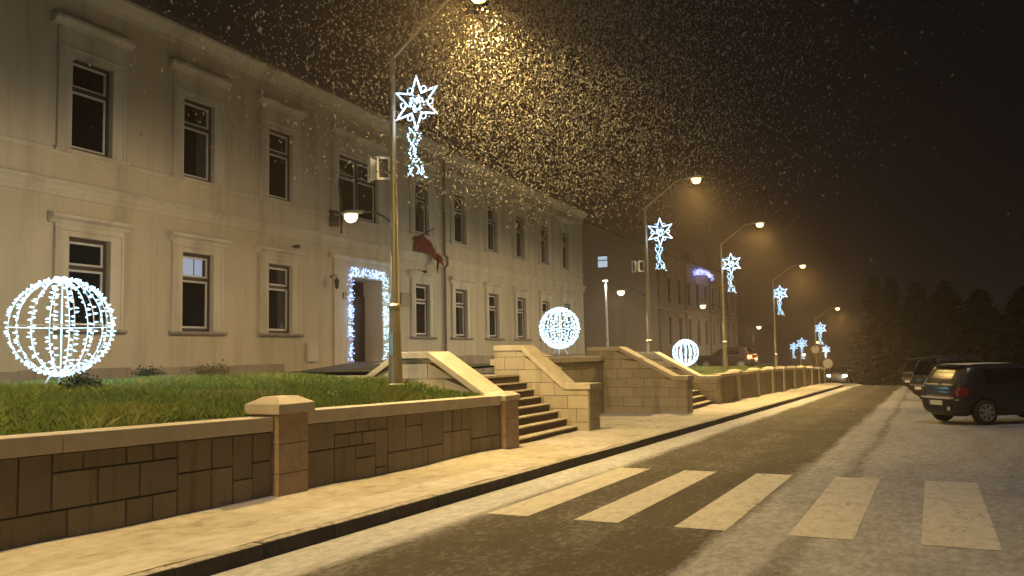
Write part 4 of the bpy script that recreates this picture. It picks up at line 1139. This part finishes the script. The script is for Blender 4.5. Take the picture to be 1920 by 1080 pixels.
lamp_light(car4, (-.25, .55, .9), 5, (1, .08, .04), .12)
car5 = make_car('black_paint', head='head_lit', name='car', snow=False); tag(car5, 'oncoming car with bright white headlights at the far end of the road', 'car')
place(car5, -7.35, 84.5, road_z(80) + .12, R(-93))
lamp_light(car5, (4.6, .6, .75), 60, (1, .96, .9), .12)

# ------------------------------------------------------------------ road signs
def sign(x, y, zc, zg, r, faces, label):
    root = empty('road_sign', (x, y, zg)); tag(root, label, 'road sign')
    q = MB(); q.tube([(0, 0, -.5), (0, 0, zc - zg + r * .8)], .03, 8); q.build('post', 'pole', root)
    q = MB(); q.lathe([(r, -.06), (r, -.05)], (0, 0, zc - zg), 24, axis='y'); d = q.build('sign_face', faces[0], root)
    q = MB(); q.lathe([(r * .84, -.066), (r * .84, -.0605)], (0, 0, zc - zg), 24, axis='y'); q.build('sign_centre', faces[1], d)
sign(-8.27, 72, 1.62, -1.3, .36, ('sign_red', 'sign_white'), 'taller round road sign on a thin post, under the fifth star light')
sign(-7.28, 71, .52, -1.2, .42, ('sign_red', 'sign_white'), 'lower round white road sign beside the oncoming headlights')

# ------------------------------------------------------------------ shrubs and trees
def make_shrub(name, x, y, h, rad, leaf, n, label, cat='shrub', twigs=40):
    z = lawn_a(x, y); root = empty(name, (x, y, z)); tag(root, label, cat)
    t = MB()
    tips = []
    for k in range(twigs):
        a = rng.uniform(0, 6.283); rr = rad * math.sqrt(rng.random()); hh = h * rng.uniform(.5, 1.0) * (1 - .5 * (rr / rad) ** 2)
        m_ = (rr * .45 * math.cos(a), rr * .45 * math.sin(a), hh * .6); e = (rr * math.cos(a), rr * math.sin(a), hh)
        t.tube([(rng.gauss(0, .03), rng.gauss(0, .03), -.03), m_, e], [.008, .006, .003], 4); tips += [m_, e, tuple((m_[i] + e[i]) / 2 for i in range(3))]
    t.build('twigs', 'twig', root)
    f = MB()
    for k in range(n):
        p = Vector(rng.choice(tips)) + Vector((rng.gauss(0, .05), rng.gauss(0, .05), rng.gauss(0, .05)))
        if p.z < .01: p.z = .02
        d = Vector((rng.gauss(0, 1), rng.gauss(0, 1), rng.gauss(0, 1))).normalized(); u = d.orthogonal().normalized(); L = rng.uniform(.015, .035)
        f.face([p - u * L * .5, p + d * L, p + u * L * .5, p - d * L])
    f.build('foliage', leaf, root, recalc=False)
make_shrub('shrub', -13.55, 15.0 - 1.6, .42, .42, 'dead_leaf', 900, 'dry twiggy shrub with pale leaves against the building plinth', twigs=60)
make_shrub('shrub', -14.2, 12.3, .30, .30, 'green_leaf', 900, 'small round dark shrub left of the dry twiggy one')
make_shrub('shrub', -10.9, 8.3, .26, .28, 'green_leaf', 1100, 'low dark shrub right in front of the largest light globe')
make_shrub('shrub', -13.1, 6.9, .50, .45, 'green_leaf', 1400, 'dark leafy shrub at the left edge behind the largest light globe')

def make_evergreen(x, y, h, w_, seed, label):
    r2 = random.Random(seed); gz = road_z(min(y, 95)) - .1; root = empty('evergreen_tree', (x, y, gz)); tag(root, label, 'tree', 'dark evergreen trees right of the street')
    t = MB(); t.tube([(0, 0, -.6), (r2.gauss(0, .05), 0, h * .4), (r2.gauss(0, .1), 0, h * .95)], [.22, .14, .03], 8); t.build('trunk', 'bark', root)
    c = MB()
    for k in range(330):
        u = r2.random() ** .8; z = h * (.08 + .9 * u); rad = w_ * (1.02 - u) ** .8 * r2.uniform(.6, 1.1); a = r2.uniform(0, 6.283)
        d = Vector((math.cos(a), math.sin(a), -.18)); n = 20
        c.tube([(0, 0, z), tuple(Vector((0, 0, z)) + d * rad)], [.03, .006], 3)
        for q in range(n):
            p = Vector((0, 0, z)) + d * rad * (.25 + .75 * q / n) + Vector((r2.gauss(0, .09), r2.gauss(0, .09), r2.gauss(0, .06)))
            e = Vector((r2.gauss(d.x, .7), r2.gauss(d.y, .7), r2.gauss(-.2, .3))).normalized(); s_ = e.cross(Vector((0, 0, 1))).normalized() * r2.uniform(.10, .2); L = r2.uniform(.3, .65)
            c.face([p - s_, p + e * L, p + s_, p - e * L * .2])
    c.build('crown', 'needles', root, recalc=False)
M['needles'] = simple('dark_needles', (0.007, 0.008, 0.005), 0.9, var=0.5, scale=3)
for k, (x, y, h, w_, lab) in enumerate([
        (-5.6, 108, 13.0, 4.6, 'leftmost dark evergreen tree, beyond the end of the road right of the headlights'),
        (-3.4, 96, 12.0, 4.8, 'second dark evergreen tree from the left, above the far end of the road'),
        (-0.9, 84, 9.5, 4.4, 'dark evergreen tree just left of the parked row'),
        (1.2, 76, 8.5, 4.2, 'dark evergreen tree right above the farthest parked car'),
        (3.3, 70, 7.0, 4.0, 'dark evergreen tree behind the rear window of the nearest parked car'),
        (5.6, 64, 6.5, 4.0, 'dark evergreen tree at the right edge of the picture')]):
    make_evergreen(x, y, h, w_, 50 + k, lab)

# ------------------------------------------------------------------ falling snow and haze
def snow():
    v = []; f = []
    base = [(1, 0, 0), (-1, 0, 0), (0, 1, 0), (0, -1, 0), (0, 0, 1), (0, 0, -1)]
    tri = [(0, 2, 4), (2, 1, 4), (1, 3, 4), (3, 0, 4), (2, 0, 5), (1, 2, 5), (3, 1, 5), (0, 3, 5)]
    def flake(p, s):
        k = len(v); a = rng.uniform(0, 6.283); ca, sa = math.cos(a), math.sin(a); st = rng.uniform(.7, 1.9)
        ti = rng.gauss(0, .5)
        for (x, y, z) in base:
            j = rng.uniform(.55, 1.35); x, y, z = x * s * j, y * s * j * .7, z * s * j * st
            x, z = x * math.cos(ti) - z * math.sin(ti), x * math.sin(ti) + z * math.cos(ti)
            v.append((p[0] + x * ca - y * sa, p[1] + x * sa + y * ca, p[2] + z))
        for q in tri: f.append((k + q[0], k + q[1], k + q[2]))
    def ok(p):
        d2 = p[0] ** 2 + p[1] ** 2 + (p[2] - 1.75) ** 2
        if d2 < 9: return False
        wall_x = -16.0 - p[1] * math.tan(TH)
        return p[0] > wall_x + .4 and p[2] > walk_z(p[1]) + .05
    n = 0
    while n < 1500:
        p = (rng.uniform(-16, 8), rng.uniform(1, 34), rng.uniform(.3, 13))
        if ok(p): flake(p, rng.uniform(.004, .010)); n += 1
    n = 0
    while n < 52000:     # extra flakes packed round the nearest lamp, where its light shows the snow
        p = (rng.gauss(-6.3, 2.2), rng.gauss(14.8, 4.0), rng.gauss(7.3, 2.2))
        if ok(p) and p[2] > 4.6 and p[0] > -9.5: flake(p, rng.uniform(.007, .014) if rng.random() < .75 else rng.uniform(.014, .024)); n += 1
    n = 0
    while n < 3000:     # more flakes right under the nearest lamp, added to strengthen its glow
        p = (rng.gauss(-6.95, 1.0), rng.gauss(13.4, 1.1), rng.gauss(7.2, .9))
        if ok(p) and p[2] < 8.6: flake(p, rng.uniform(.006, .013)); n += 1
    n = 0
    while n < 5000:
        p = (rng.uniform(-14, 6), rng.uniform(30, 62), rng.uniform(.5, 11))
        if ok(p): flake(p, rng.uniform(.008, .015)); n += 1
    n = 0
    while n < 36:       # a few big wet flakes close by
        d = rng.uniform(1.4, 5); a = R(rng.uniform(-12, 5)); e = rng.uniform(.08, .5)
        flake((d * math.sin(a), d * math.cos(a), 1.75 + d * e), rng.uniform(.0025, .0055)); n += 1
    me = bpy.data.meshes.new('falling_snow'); me.from_pydata(v, [], f); me.materials.append(M['flake'])
    o = bpy.data.objects.new('falling_snow', me); COL.objects.link(o); tag(o, 'wet snowflakes falling through the lamplight', 'snow', kind='stuff')
snow()

hz = MB(); hz.box(-70, 160, -45, 520, -48, 26); ho = hz.build('haze', 'joint')
hm = bpy.data.materials.new('snow_haze'); hm.use_nodes = True; nt = hm.node_tree; nt.nodes.remove(nt.nodes['Principled BSDF'])
pv = nt.nodes.new('ShaderNodeVolumePrincipled'); pv.inputs['Color'].default_value = (1, .82, .72, 1); pv.inputs['Density'].default_value = 0.0015; pv.inputs['Anisotropy'].default_value = 0.65
nt.links.new(pv.outputs[0], nt.nodes['Material Output'].inputs['Volume'])
ho.data.materials.clear(); ho.data.materials.append(hm); tag(ho, 'thin snowy night haze', 'haze', kind='stuff')
